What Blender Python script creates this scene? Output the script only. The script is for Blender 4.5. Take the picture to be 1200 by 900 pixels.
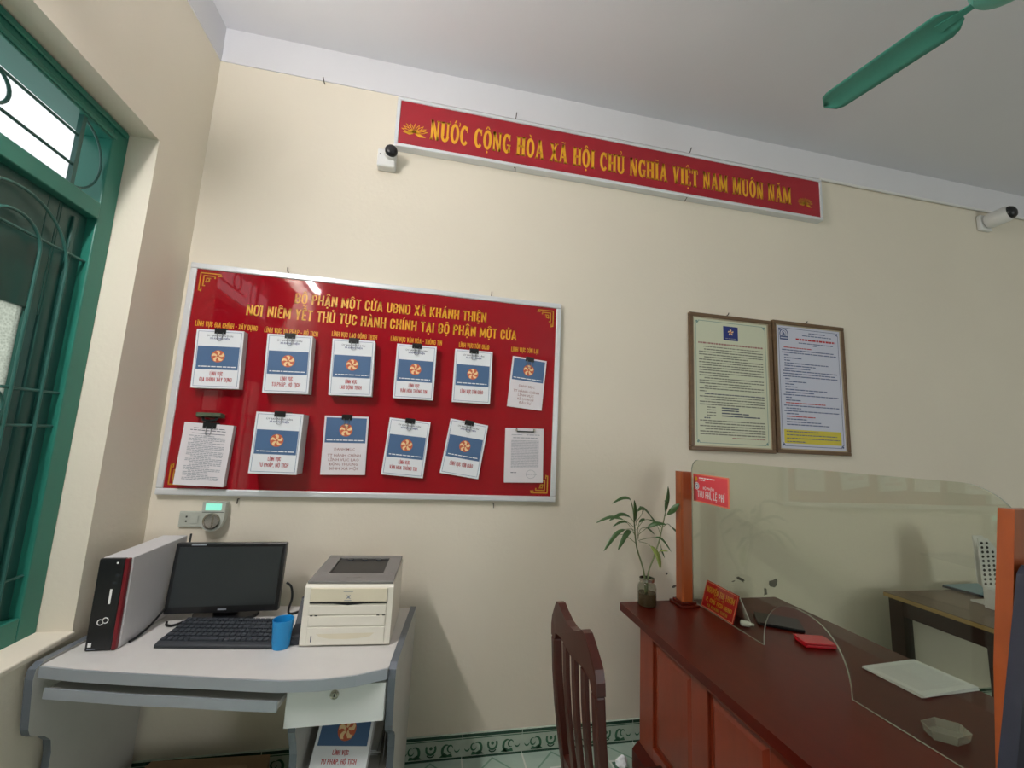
import bpy, bmesh, math, random
from mathutils import Vector, Matrix
random.seed(7)
PI = math.pi
scene = bpy.context.scene
COL = scene.collection
for o in list(bpy.data.objects):
    bpy.data.objects.remove(o)

# ------------------------------------------------------------------ camera, world, lights, exposure
cam_data = bpy.data.cameras.new('camera')
cam_data.sensor_width = 36.0
cam_data.lens = 487.2 * 36.0 / 1200.0
cam_data.clip_start = 0.02
cam = bpy.data.objects.new('camera', cam_data)
COL.objects.link(cam)
yaw, pitch, roll = (math.radians(a) for a in (11.03, 7.80, 2.714))
fw = Vector((math.sin(yaw)*math.cos(pitch), math.cos(yaw)*math.cos(pitch), math.sin(pitch)))
rt = Vector((math.cos(yaw), -math.sin(yaw), 0))
up = rt.cross(fw)
r2 = math.cos(roll)*rt + math.sin(roll)*up
u2 = -math.sin(roll)*rt + math.cos(roll)*up
cam.matrix_world = Matrix(((r2.x, u2.x, -fw.x, 1.226), (r2.y, u2.y, -fw.y, -2.25), (r2.z, u2.z, -fw.z, 1.54), (0, 0, 0, 1)))
scene.camera = cam

world = bpy.data.worlds.new('sky')
world.use_nodes = True
scene.world = world
bgn = world.node_tree.nodes['Background']
bgn.inputs['Color'].default_value = (0.93, 0.97, 1.0, 1)
bgn.inputs['Strength'].default_value = 0.95

scene.view_settings.view_transform = 'Standard'
scene.view_settings.look = 'None'
scene.view_settings.gamma = 1.0
scene.view_settings.use_curve_mapping = False
scene.view_settings.exposure = 0.26

def area_light(name, loc, rot, sx, sy, power, color):
    d = bpy.data.lights.new(name, 'AREA')
    d.shape = 'RECTANGLE'; d.size = sx; d.size_y = sy; d.energy = power; d.color = color
    o = bpy.data.objects.new(name, d); COL.objects.link(o)
    o.location = loc; o.rotation_euler = rot
    return o
# added fill light in front of an unseen, made-up doorway behind the camera
area_light('rear_fill_light', (5.95, -8.02, 1.45), (PI/2, 0, 0), 1.5, 2.4, 62, (0.95, 0.98, 1.0))
TUBE_STRENGTH = 400.0      # the lit fluorescent tube above the window

# ------------------------------------------------------------------ helpers
def lin(h):
    h = h.lstrip('#')
    r = []
    for i in (0, 2, 4):
        c = int(h[i:i+2], 16)/255
        r.append(c/12.92 if c <= 0.04045 else ((c+0.055)/1.055)**2.4)
    return tuple(r)

def mat(name, hexcol, rough=0.5, metal=0.0, var=0.08, vscale=6.0, bump=0.0, bscale=60.0, spec=0.5, stretch=None, coat=0.0, emit=None, estr=0.0):
    m = bpy.data.materials.new(name); m.use_nodes = True
    nt = m.node_tree; N = nt.nodes; L = nt.links
    b = N['Principled BSDF']
    c = lin(hexcol)
    b.inputs['Roughness'].default_value = rough
    b.inputs['Metallic'].default_value = metal
    b.inputs['Specular IOR Level'].default_value = spec
    if coat:
        b.inputs['Coat Weight'].default_value = coat
        b.inputs['Coat Roughness'].default_value = 0.08
    tc = N.new('ShaderNodeTexCoord'); mp = N.new('ShaderNodeMapping')
    if stretch: mp.inputs['Scale'].default_value = stretch
    L.new(tc.outputs['Object'], mp.inputs['Vector'])
    nz = N.new('ShaderNodeTexNoise'); nz.inputs['Scale'].default_value = vscale; nz.inputs['Detail'].default_value = 4
    L.new(mp.outputs['Vector'], nz.inputs['Vector'])
    mx = N.new('ShaderNodeMix'); mx.data_type = 'RGBA'
    mx.inputs['A'].default_value = tuple(max(0, v*(1-var)) for v in c)+(1,)
    mx.inputs['B'].default_value = tuple(min(1, v*(1+var)) for v in c)+(1,)
    L.new(nz.outputs['Fac'], mx.inputs['Factor'])
    L.new(mx.outputs['Result'], b.inputs['Base Color'])
    if bump:
        n2 = N.new('ShaderNodeTexNoise'); n2.inputs['Scale'].default_value = bscale; n2.inputs['Detail'].default_value = 5
        L.new(mp.outputs['Vector'], n2.inputs['Vector'])
        bp = N.new('ShaderNodeBump'); bp.inputs['Strength'].default_value = bump; bp.inputs['Distance'].default_value = 0.01
        L.new(n2.outputs['Fac'], bp.inputs['Height']); L.new(bp.outputs['Normal'], b.inputs['Normal'])
    if emit:
        b.inputs['Emission Color'].default_value = lin(emit)+(1,); b.inputs['Emission Strength'].default_value = estr
    return m

def glass_mat(name, tint, ior=1.45, rough=0.0):
    m = bpy.data.materials.new(name); m.use_nodes = True
    nt = m.node_tree; N = nt.nodes; L = nt.links
    N.remove(N['Principled BSDF'])
    t = N.new('ShaderNodeBsdfTransparent'); t.inputs['Color'].default_value = tint+(1,)
    g = N.new('ShaderNodeBsdfGlossy'); g.inputs['Roughness'].default_value = rough
    lw = N.new('ShaderNodeLayerWeight'); lw.inputs['Blend'].default_value = 0.5
    pw = N.new('ShaderNodeMath'); pw.operation = 'POWER'; pw.inputs[1].default_value = 5.0; L.new(lw.outputs['Facing'], pw.inputs[0])
    f0 = ((ior-1)/(ior+1))**2
    ma = N.new('ShaderNodeMath'); ma.operation = 'MULTIPLY_ADD'; ma.inputs[1].default_value = 1-f0; ma.inputs[2].default_value = f0; L.new(pw.outputs[0], ma.inputs[0])
    x = N.new('ShaderNodeMixShader')
    L.new(ma.outputs[0], x.inputs['Fac']); L.new(t.outputs[0], x.inputs[1]); L.new(g.outputs[0], x.inputs[2])
    L.new(x.outputs[0], N['Material Output'].inputs['Surface'])
    return m

def frosted_mat(name):
    m = bpy.data.materials.new(name); m.use_nodes = True
    nt = m.node_tree; N = nt.nodes; L = nt.links
    N.remove(N['Principled BSDF'])
    tc = N.new('ShaderNodeTexCoord'); v = N.new('ShaderNodeTexVoronoi'); v.inputs['Scale'].default_value = 130
    L.new(tc.outputs['Object'], v.inputs['Vector'])
    cr = N.new('ShaderNodeValToRGB'); cr.color_ramp.elements[0].color = (0.50, 0.52, 0.46, 1); cr.color_ramp.elements[1].color = (0.86, 0.88, 0.80, 1)
    L.new(v.outputs['Distance'], cr.inputs['Fac'])
    t = N.new('ShaderNodeBsdfTransparent'); L.new(cr.outputs['Color'], t.inputs['Color'])
    d = N.new('ShaderNodeBsdfTranslucent'); L.new(cr.outputs['Color'], d.inputs['Color'])
    x = N.new('ShaderNodeMixShader'); x.inputs['Fac'].default_value = 0.55
    L.new(t.outputs[0], x.inputs[1]); L.new(d.outputs[0], x.inputs[2])
    L.new(x.outputs[0], N['Material Output'].inputs['Surface'])
    return m

def floor_mat(name):
    m = mat(name, '#a9beb0', rough=0.22, var=0.10, vscale=18)
    nt = m.node_tree; N = nt.nodes; L = nt.links
    b = N['Principled BSDF']; src = b.inputs['Base Color'].links[0].from_socket
    tc = N.new('ShaderNodeTexCoord'); sp = N.new('ShaderNodeSeparateXYZ'); L.new(tc.outputs['Object'], sp.inputs[0])
    def math_(op, a, bb=None):
        n = N.new('ShaderNodeMath'); n.operation = op
        for i, q in enumerate((a, bb)):
            if q is None: continue
            if isinstance(q, (int, float)): n.inputs[i].default_value = q
            else: L.new(q, n.inputs[i])
        return n.outputs[0]
    T = 0.30
    fx = math_('ABSOLUTE', math_('SUBTRACT', math_('FRACT', math_('DIVIDE', sp.outputs['X'], T)), 0.5))
    fy = math_('ABSOLUTE', math_('SUBTRACT', math_('FRACT', math_('DIVIDE', sp.outputs['Y'], T)), 0.5))
    mxx = math_('MAXIMUM', fx, fy)
    grout = math_('GREATER_THAN', mxx, 0.487)
    cen = math_('LESS_THAN', mxx, 0.11)
    ring = math_('MULTIPLY', math_('GREATER_THAN', mxx, 0.075), cen)
    dia = math_('ADD', fx, fy)
    band = math_('MULTIPLY', math_('GREATER_THAN', dia, 0.40), math_('LESS_THAN', dia, 0.44))
    def mixc(fac, a, colr):
        x = N.new('ShaderNodeMix'); x.data_type = 'RGBA'; L.new(fac, x.inputs['Factor']); L.new(a, x.inputs['A']); x.inputs['B'].default_value = colr+(1,)
        return x.outputs['Result']
    c = mixc(band, src, lin('#7d9d89')); c = mixc(cen, c, lin('#5b7a68')); c = mixc(ring, c, lin('#d6ddd4')); c = mixc(grout, c, lin('#d3d8cc'))
    L.new(c, b.inputs['Base Color'])
    return m

class MB:
    """collects faces (with material slots) for ONE mesh"""
    def __init__(s): s.v = []; s.f = []; s.m = []; s.mats = []; s.smooth = False
    def mi(s, m):
        if m not in s.mats: s.mats.append(m)
        return s.mats.index(m)
    def add(s, vs, fs, m):
        k = len(s.v); i = s.mi(m)
        s.v += [tuple(p) for p in vs]
        for f in fs: s.f.append([k+j for j in f]); s.m.append(i)
        return s
    def box(s, a, b, m, mtx=None):
        x0, y0, z0 = a; x1, y1, z1 = b
        vs = [Vector(p) for p in ((x0,y0,z0),(x1,y0,z0),(x1,y1,z0),(x0,y1,z0),(x0,y0,z1),(x1,y0,z1),(x1,y1,z1),(x0,y1,z1))]
        if mtx: vs = [mtx @ p for p in vs]
        return s.add(vs, [(0,3,2,1),(4,5,6,7),(0,1,5,4),(1,2,6,5),(2,3,7,6),(3,0,4,7)], m)
    def prism(s, base, vec, m, msides=None, cap=True):
        n = len(base); vec = Vector(vec); base = [Vector(p) for p in base]
        vs = base + [p+vec for p in base]
        if cap: s.add(vs, [list(range(n))[::-1], list(range(n, 2*n))], m)
        s.add(vs, [(i, (i+1) % n, n+(i+1) % n, n+i) for i in range(n)], msides or m)
        return s
    def poly(s, pts, m): return s.add(pts, [list(range(len(pts)))], m)
    def tube(s, pts, r, m, n=8, closed=False, caps=True):
        pts = [Vector(p) for p in pts]; k = len(pts)
        rs = r if isinstance(r, (list, tuple)) else [r]*k
        vs = []; ref = None
        for i, p in enumerate(pts):
            if closed: t = (pts[(i+1) % k]-pts[i-1])
            else: t = pts[min(i+1, k-1)]-pts[max(i-1, 0)]
            t = t.normalized() if t.length > 1e-9 else Vector((0, 0, 1))
            if ref is None: ref = Vector((0, 0, 1)) if abs(t.z) < 0.9 else Vector((1, 0, 0))
            a = (ref - t*ref.dot(t)).normalized(); ref = a; b = t.cross(a)
            for j in range(n):
                w = 2*PI*j/n; vs.append(p+(a*math.cos(w)+b*math.sin(w))*rs[i])
        fs = []
        for i in range(k if closed else k-1):
            q = (i+1) % k
            for j in range(n): fs.append((i*n+j, i*n+(j+1) % n, q*n+(j+1) % n, q*n+j))
        if caps and not closed: fs += [list(range(n))[::-1], [(k-1)*n+j for j in range(n)]]
        s.add(vs, fs, m); s.smooth = True; return s
    def lathe(s, c, prof, m, n=24, axis=(0, 0, 1), capends=True):
        """prof: list of (radius, height along axis)"""
        c = Vector(c); ax = Vector(axis).normalized()
        a = ax.orthogonal().normalized(); b = ax.cross(a); vs = []
        for r, h in prof:
            for j in range(n):
                w = 2*PI*j/n; vs.append(c+ax*h+(a*math.cos(w)+b*math.sin(w))*r)
        k = len(prof); fs = []
        for i in range(k-1):
            for j in range(n): fs.append((i*n+j, i*n+(j+1) % n, (i+1)*n+(j+1) % n, (i+1)*n+j))
        if capends: fs += [list(range(n))[::-1], [(k-1)*n+j for j in range(n)]]
        s.add(vs, fs, m); s.smooth = True; return s
    def rect(s, F, x0, y0, x1, y1, m, lift=0.0):
        """flat rectangle in a Frame2D"""
        return s.poly([F(x0, y0, lift), F(x1, y0, lift), F(x1, y1, lift), F(x0, y1, lift)], m)
    def shape(s, F, pts, m, lift=0.0): return s.poly([F(x, y, lift) for x, y in pts], m)
    def disc(s, F, cx, cy, r, m, lift=0.0, n=24): return s.shape(F, [(cx+r*math.cos(2*PI*i/n), cy+r*math.sin(2*PI*i/n)) for i in range(n)], m, lift)
    def arc(s, F, cx, cy, rx, ry, a0, a1, t, m, lift=0.0, n=14, taper=False):
        a0, a1 = math.radians(a0), math.radians(a1); vs = []; 
        for i in range(n+1):
            w = a0+(a1-a0)*i/n
            th = t*(math.sin(PI*i/n)*0.85+0.15) if taper else t
            for e in (0.5, -0.5): vs.append(F(cx+(rx+e*th)*math.cos(w), cy+(ry+e*th)*math.sin(w), lift))
        return s.add(vs, [(2*i, 2*i+1, 2*i+3, 2*i+2) for i in range(n)], m)
    def text(s, F, body, cx, base, width, height, m, lift=0.0, align='C', bold=0.0, res=2):
        vs, fs, w, hcap = text_geo(body, bold, res)
        sx = width/w if width else height/hcap
        sy = height/hcap
        off = cx-width/2 if align == 'C' and width else cx
        return s.add([F(off+x*sx, base+y*sy, lift) for x, y in vs], fs, m)
    def build(s, name, parent=None, local=False, bevel=0.0, seg=2, smooth=None, angle=40):
        me = bpy.data.meshes.new(name)
        off = Vector((0, 0, 0))
        if parent is not None and not local:
            root = parent
            while root is not None: off = off+root.location; root = root.parent
        me.from_pydata([tuple(Vector(p)-off) for p in s.v], [], s.f)
        for m in s.mats: me.materials.append(m)
        for p, i in zip(me.polygons, s.m): p.material_index = i
        me.update()
        if smooth or (smooth is None and s.smooth):
            for p in me.polygons: p.use_smooth = True
            me.set_sharp_from_angle(angle=math.radians(angle))
        o = bpy.data.objects.new(name, me); COL.objects.link(o)
        if parent is not None: o.parent = parent
        if bevel:
            b = o.modifiers.new('bevel', 'BEVEL'); b.width = bevel; b.segments = seg; b.limit_method = 'ANGLE'; b.angle_limit = math.radians(50)
        return o

def Frame2D(o, ux=(1, 0, 0), uy=(0, 0, 1), n=(0, -1, 0)):
    o, ux, uy, n = Vector(o), Vector(ux), Vector(uy), Vector(n)
    return lambda x, y, l=0.0: o+ux*x+uy*y+n*l

_tc = {}
def text_geo(body, bold, res):
    k = (body, bold, res)
    if k in _tc: return _tc[k]
    def make(t):
        c = bpy.data.curves.new('t', 'FONT'); c.body = t; c.size = 1; c.offset = bold; c.resolution_u = res; c.fill_mode = 'FRONT'
        o = bpy.data.objects.new('t', c); COL.objects.link(o)
        bpy.context.view_layer.update()
        me = bpy.data.meshes.new_from_object(o.evaluated_get(bpy.context.evaluated_depsgraph_get()))
        vs = [(v.co.x, v.co.y) for v in me.vertices]; fs = [tuple(p.vertices) for p in me.polygons]
        bpy.data.objects.remove(o); bpy.data.curves.remove(c); bpy.data.meshes.remove(me)
        return vs, fs
    vs, fs = make(body)
    hv, _ = make('H')
    h = max(y for x, y in hv)
    x0 = min(x for x, y in vs); x1 = max(x for x, y in vs)
    vs = [(x-x0, y) for x, y in vs]
    _tc[k] = (vs, fs, x1-x0, h)
    return _tc[k]

def tag(o, label, cat, group=None):
    o['label'] = label; o['category'] = cat
    if group: o['group'] = group
    return o
def thing(name, label, cat, loc=(0, 0, 0), rot=(0, 0, 0), group=None):
    o = bpy.data.objects.new(name, None); COL.objects.link(o); o.empty_display_size = 0.05
    o.location = loc; o.rotation_euler = rot
    return tag(o, label, cat, group)
def struct(o, ): o['kind'] = 'structure'; return o

# ------------------------------------------------------------------ materials
M_wall = mat('cream_plaster', '#e6decd', rough=0.72, var=0.045, vscale=1.6, bump=0.10, bscale=45, spec=0.25)
M_white = mat('white_plaster', '#dedee2', rough=0.8, var=0.03, vscale=2, bump=0.06, bscale=40, spec=0.2)
M_ceil = mat('ceiling_plaster', '#dfdfe4', rough=0.85, var=0.04, vscale=1.5, bump=0.05, bscale=40, spec=0.2)
M_chip = mat('bare_cement', '#5f5c55', rough=0.9, var=0.3, vscale=90)
M_floor = floor_mat('green_floor_tile')
M_btile = mat('skirting_tile_pale', '#b5c4b6', rough=0.2, var=0.15, vscale=25)
M_bgreen = mat('skirting_tile_green', '#3f6b52', rough=0.2, var=0.2, vscale=40)
M_bdark = mat('skirting_tile_dark', '#2f4f3f', rough=0.2, var=0.1)
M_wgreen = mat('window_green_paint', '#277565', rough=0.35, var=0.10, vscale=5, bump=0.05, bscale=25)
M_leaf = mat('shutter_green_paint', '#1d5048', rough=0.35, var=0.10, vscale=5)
M_grille = mat('backlit_grille_green', '#2a5d55', rough=0.4, var=0.1)  # window green darkened, so the backlit shade of the bars sits in the colour
M_frost = frosted_mat('patterned_glass')
M_alu = mat('aluminium_frame', '#e0e3e6', rough=0.35, metal=0.25, var=0.04, stretch=(1, 1, 12))
M_red = mat('red_acrylic_board', '#980f1d', rough=0.04, var=0.03, spec=0.6)
M_redban = mat('red_banner_panel', '#a01c2a', rough=0.35, var=0.03)
M_gold = mat('gold_lettering', '#e8a922', rough=0.4, var=0.05)
M_gold2 = mat('gold_ornament', '#d19b25', rough=0.35, var=0.1, metal=0.2)
M_paper = mat('white_paper', '#e9ecf0', rough=0.8, var=0.02)
M_paper2 = mat('pinkish_paper', '#e4dfe3', rough=0.8, var=0.02)
M_pages = mat('paper_edges', '#c9cbcc', rough=0.9, var=0.15, vscale=30, stretch=(1, 60, 1))
M_blue = mat('cover_blue_print', '#48688f', rough=0.6, var=0.05)
M_navy = mat('navy_print', '#1c2f78', rough=0.6, var=0.05)
M_orange = mat('emblem_orange_print', '#c8613f', rough=0.6, var=0.05)
M_cream = mat('emblem_cream_print', '#f0cf9c', rough=0.6, var=0.04)
M_redtext = mat('red_print', '#b3262e', rough=0.6, var=0.05)
M_browntext = mat('brownish_print', '#9c6a66', rough=0.6, var=0.05)
M_ink = mat('dark_print', '#4a5060', rough=0.7, var=0.1)
M_grayink = mat('grey_print', '#9197a0', rough=0.7, var=0.1)
M_faint = mat('faint_grey_print', '#bcc0c6', rough=0.7, var=0.1)
M_whiteprint = mat('white_print', '#f4f4f2', rough=0.6, var=0.02)
M_black = mat('black_plastic', '#17181b', rough=0.35, var=0.15)
M_blackm = mat('black_matte_plastic', '#2b2f35', rough=0.55, var=0.15)
M_key = mat('dark_grey_keycaps', '#343940', rough=0.5, var=0.1)
M_screen = mat('dark_screen', '#2f3436', rough=0.3, var=0.1)
M_wire = mat('steel_wire', '#8d9096', rough=0.3, metal=0.8)
M_rust = mat('rusty_nail_steel', '#4d453c', rough=0.6, metal=0.5, var=0.3, vscale=60)
M_rustgreen = mat('old_green_clip', '#4d5a45', rough=0.55, var=0.3, vscale=50)
M_whitepl = mat('white_plastic', '#e6e6e4', rough=0.4, var=0.02)
M_greypl = mat('grey_socket_plastic', '#b9bdb3', rough=0.4, var=0.04)
M_lcd = mat('lit_display', '#8fd8c4', rough=0.2, emit='#8ff0d8', estr=0.5)
M_chrome = mat('worn_chrome', '#b7b2a8', rough=0.22, metal=0.9, var=0.1)
M_brownframe = mat('brown_picture_frame', '#6a5138', rough=0.35, var=0.25, vscale=10, stretch=(1, 1, 6))
M_framegold = mat('pale_frame_fillet', '#b4a68c', rough=0.35, metal=0.3)
M_docA = mat('pale_green_print_paper', '#d2d6bd', rough=0.35, var=0.02)
M_docB = mat('lavender_print_paper', '#cfd2e2', rough=0.35, var=0.02)
M_teal = mat('teal_border_print', '#6d8f87', rough=0.5)
M_docink = mat('olive_dark_print', '#6f7266', rough=0.5)
M_docblue = mat('blue_dark_print', '#4b5a85', rough=0.5)
M_yellow = mat('yellow_print_block', '#d8c843', rough=0.5)
M_desktop = mat('grey_laminate_top', '#cfcdca', rough=0.45, var=0.05, vscale=14, bump=0.03, bscale=120)
M_desk = mat('grey_laminate_panel', '#bab9b4', rough=0.5, var=0.05, vscale=14)
M_deskedge = mat('blue_grey_edge', '#666d76', rough=0.35, var=0.06, metal=0.15)
M_silver = mat('silver_edge_strip', '#aab1ba', rough=0.3, metal=0.35, var=0.04)
M_drawer = mat('white_laminate_drawer', '#e3e8e6', rough=0.4, var=0.02)
M_pc = mat('light_grey_pc_case', '#c9c8ca', rough=0.4, var=0.03)
M_pcred = mat('red_trim_plastic', '#741420', rough=0.3)
M_prn = mat('ivory_printer_plastic', '#e9e5d8', rough=0.4, var=0.02)
M_prn2 = mat('yellowed_printer_plastic', '#e2dac2', rough=0.4, var=0.03)
M_prngrey = mat('grey_printer_lid', '#7d7b78', rough=0.45, var=0.04)
M_cup = mat('blue_cup_plastic', '#1e8fd0', rough=0.3, var=0.05)
M_wood = mat('red_brown_varnished_wood', '#4e1208', rough=0.30, var=0.28, vscale=5, stretch=(6, 1.2, 1.2), coat=0.0, spec=0.25)
M_woodv = mat('red_brown_panel_wood', '#85321a', rough=0.3, var=0.25, vscale=5, stretch=(6, 6, 0.9), coat=0.25)
M_post = mat('orange_brown_post_wood', '#96491f', rough=0.3, var=0.25, vscale=6, stretch=(6, 6, 0.7), coat=0.25)
M_chair = mat('dark_chair_wood', '#42180f', rough=0.36, var=0.3, vscale=6, stretch=(5, 5, 0.8), coat=0.1)
M_table = mat('dark_table_wood', '#2c1712', rough=0.4, var=0.3, vscale=5, stretch=(5, 5, 1))
M_tabletop = mat('brown_table_top', '#695444', rough=0.3, var=0.15, vscale=6, stretch=(1, 5, 1))
M_tableedge = mat('pale_wood_edge', '#b0935f', rough=0.5)
M_glass = glass_mat('green_tinted_glass', (0.885, 0.912, 0.850), 1.7)
M_glassedge = mat('glass_cut_edge', '#a3a99c', rough=0.2, var=0.05)
M_jar = glass_mat('jar_glass', (0.86, 0.87, 0.84), 1.35)
M_water = mat('murky_root_water', '#5a4a35', rough=0.15, var=0.4, vscale=50)
M_leafg = mat('plant_leaf_green', '#47663a', rough=0.4, var=0.25, vscale=20)
M_leafy = mat('young_leaf_green', '#8a9a4c', rough=0.45, var=0.2, vscale=20)
M_stem = mat('plant_stem', '#6d7a4e', rough=0.5, var=0.2, vscale=30)
M_signred = mat('bright_red_sign', '#e64c56', rough=0.3, var=0.03)
M_signborder = mat('orange_sign_border', '#ee8a6c', rough=0.3)
M_platered = mat('red_name_plate', '#c01420', rough=0.25, var=0.03)
M_fan = mat('sea_green_fan_paint', '#4a9483', rough=0.35, var=0.08)
M_fan2 = mat('light_sea_green_fan_paint', '#66b8a6', rough=0.35, var=0.05)
M_navyp = mat('dark_navy_cover', '#1a2030', rough=0.6, var=0.1)
M_bluef = mat('light_blue_folder', '#7fa3b0', rough=0.5, var=0.05)
M_card = mat('brown_cardboard', '#8f7458', rough=0.8, var=0.1, vscale=8)
M_dish = mat('milky_clear_plastic', '#cfd0c8', rough=0.15)
M_dish.node_tree.nodes['Principled BSDF'].inputs['Alpha'].default_value = 0.38
M_clear = glass_mat('clear_plastic', (0.9, 0.9, 0.88), 1.5, 0.05)
M_clearred = mat('red_plastic', '#b3141f', rough=0.2, var=0.05)
M_tube = mat('lit_fluorescent_tube', '#ffffff', rough=0.4, emit='#fcf8f6', estr=TUBE_STRENGTH)
M_ring = mat('lens_ring', '#3a3d42', rough=0.2, var=0.05)
M_hole = mat('dark_hole', '#33332f', rough=0.8)

# ------------------------------------------------------------------ room shell
RX, RY, RZ = 7.4, -8.2, 3.67
mb = MB(); mb.box((-0.25, RY-0.25, -0.1), (RX+0.2, 0.2, 0), M_floor); struct(mb.build('floor'))
mb = MB(); mb.box((-0.25, RY-0.25, RZ), (RX+0.2, 0.2, RZ+0.12), M_ceil); struct(mb.build('ceiling'))
mb = MB(); mb.box((-0.25, 0, 0), (RX+0.2, 0.2, RZ), M_wall); wall_back = struct(mb.build('wall_back'))
mb = MB(); mb.box((RX, RY, 0), (RX+0.2, 0, RZ), M_wall); struct(mb.build('wall_right'))
WY0, WY1, WZ0, WZ1 = -1.715, -0.335, 0.772, 2.752     # window opening in the left wall
mb = MB()
mb.box((-0.25, WY1, 0), (0, 0, RZ), M_wall)
mb.box((-0.25, WY0, WZ1), (0, WY1, RZ), M_wall)
mb.box((-0.25, WY0, 0), (0, WY1, WZ0), M_wall)
mb.box((-0.25, RY, 0), (0, WY0, RZ), M_wall)
struct(mb.build('wall_left'))
# unseen wall behind the camera, with a doorway added for the fill light
mb = MB(); y0, y1 = RY-0.2, RY
mb.box((0, y0, 0), (5.15, y1, RZ), M_wall); mb.box((5.15, y0, 2.75), (6.75, y1, RZ), M_wall); mb.box((6.75, y0, 0), (RX, y1, RZ), M_wall)
struct(mb.build('wall_front'))
# white painted band below the ceiling
mb = MB(); mb.box((0.0, -0.006, 3.472), (RX, 0.0, RZ), M_white); struct(mb.build('trim_1'))
mb = MB(); mb.box((0.0, RY, 3.472), (0.006, 0.0, RZ), M_white); struct(mb.build('trim_2'))

# plaster chips in the back wall
def chip(cx, cz, w, h, a, seed):
    rnd = random.Random(seed); m = MB(); F = Frame2D((cx, -0.0006, cz)); n = 11; pts = []
    for i in range(n):
        t = 2*PI*i/n; r = 0.5+0.5*rnd.random(); x = w/2*math.cos(t)*r; y = h/2*math.sin(t)*r
        pts.append((x*math.cos(a)-y*math.sin(a), x*math.sin(a)+y*math.cos(a)))
    m.shape(F, pts, M_chip); m.build('paint_chip', wall_back)
chip(3.085, 0.800, 0.075, 0.026, -0.5, 1); chip(3.306, 0.775, 0.07, 0.065, 0.4, 2); chip(3.25, 0.728, 0.032, 0.06, 0, 3)
chip(2.655, 0.77, 0.04, 0.02, 0.2, 4); chip(2.607, 0.838, 0.018, 0.014, 0, 5); chip(3.035, 0.79, 0.03, 0.01, 0.2, 6)

# skirting tiles with scroll pattern
mb = MB()
mb.box((0.0, -0.012, 0), (RX, 0, 0.108), M_btile)
F = Frame2D((0, -0.0125, 0))
mb.rect(F, 0, 0.094, RX, 0.108, M_bdark); mb.rect(F, 0, 0.0, RX, 0.010, M_bdark); mb.rect(F, 0, 0.086, RX, 0.090, M_bgreen)
T = 0.30
for k in range(0, 14):
    x = k*T
    mb.rect(F, x-0.0015, 0.0, x+0.0015, 0.108, M_btile, 0.0003)
    cx = x+T/2
    mb.arc(F, cx, 0.055, 0.022, 0.024, 150, 390, 0.010, M_bgreen, 0.0002); mb.disc(F, cx, 0.058, 0.008, M_bgreen, 0.0002, 10)
    mb.arc(F, cx, 0.030, 0.016, 0.010, 180, 360, 0.006, M_bdark, 0.0002)
    for sgn in (-1, 1):
        c2 = cx+sgn*0.075
        mb.arc(F, c2, 0.042, 0.020, 0.026, 60 if sgn > 0 else 120, 300 if sgn > 0 else -120, 0.013, M_bgreen, 0.0002, taper=True)
        mb.arc(F, c2+sgn*0.018, 0.050, 0.013, 0.015, 0, 300*sgn, 0.008, M_bgreen, 0.0002, taper=True)
        mb.shape(F, [(c2-sgn*0.035, 0.014), (c2+sgn*0.030, 0.014), (c2+sgn*0.024, 0.030), (c2+sgn*0.006, 0.024), (c2-sgn*0.010, 0.034)], M_bgreen, 0.0002)
        mb.arc(F, cx+sgn*0.125, 0.052, 0.014, 0.018, 200, 340, 0.007, M_bgreen, 0.0002, taper=True)
struct(mb.build('baseboard_back'))
mb = MB(); mb.box((0, RY, 0), (0.012, -0.012, 0.108), M_btile); F = Frame2D((0.0125, 0, 0), (0, 1, 0), (0, 0, 1), (1, 0, 0))
mb.rect(F, RY, 0.094, -0.013, 0.108, M_bdark); mb.rect(F, RY, 0, -0.013, 0.010, M_bdark); struct(mb.build('baseboard_left'))

# ------------------------------------------------------------------ window in the left wall
win = bpy.data.objects.new('window_1', None); COL.objects.link(win); win.location = (-0.15, -1.02, WZ0); struct(win)
fo, fi = -0.11, -0.225
mb = MB()
mb.box((fi, WY1-0.08, WZ0), (fo, WY1, WZ1), M_wgreen); mb.box((fi, WY0, WZ0), (fo, WY0+0.08, WZ1), M_wgreen)
mb.box((fi, WY0+0.08, WZ1-0.08), (fo, WY1-0.08, WZ1), M_wgreen); mb.box((fi, WY0+0.08, WZ0), (fo, WY1-0.08, WZ0+0.083), M_wgreen)
mb.box((fi, WY0+0.08, 2.328), (fo+0.004, WY1-0.08, 2.393), M_wgreen)
mb.box((fi, -1.06, WZ0+0.083), (fo, -0.99, 2.328), M_wgreen)
mb.box((fo, WY0+0.02, WZ1-0.030), (fo+0.010, WY1-0.02, WZ1-0.006), M_wgreen)
mb.box((fo, WY0+0.07, WZ1-0.075), (fo+0.008, WY1-0.07, WZ1-0.055), M_wgreen)
mb.build('window_frame', win, bevel=0.006)
mb = MB(); mb.box((-0.112, WY0, WZ0-0.02), (0.012, WY1, WZ0+0.004), M_wall); mb.build('window_sill', win, bevel=0.006)
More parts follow.
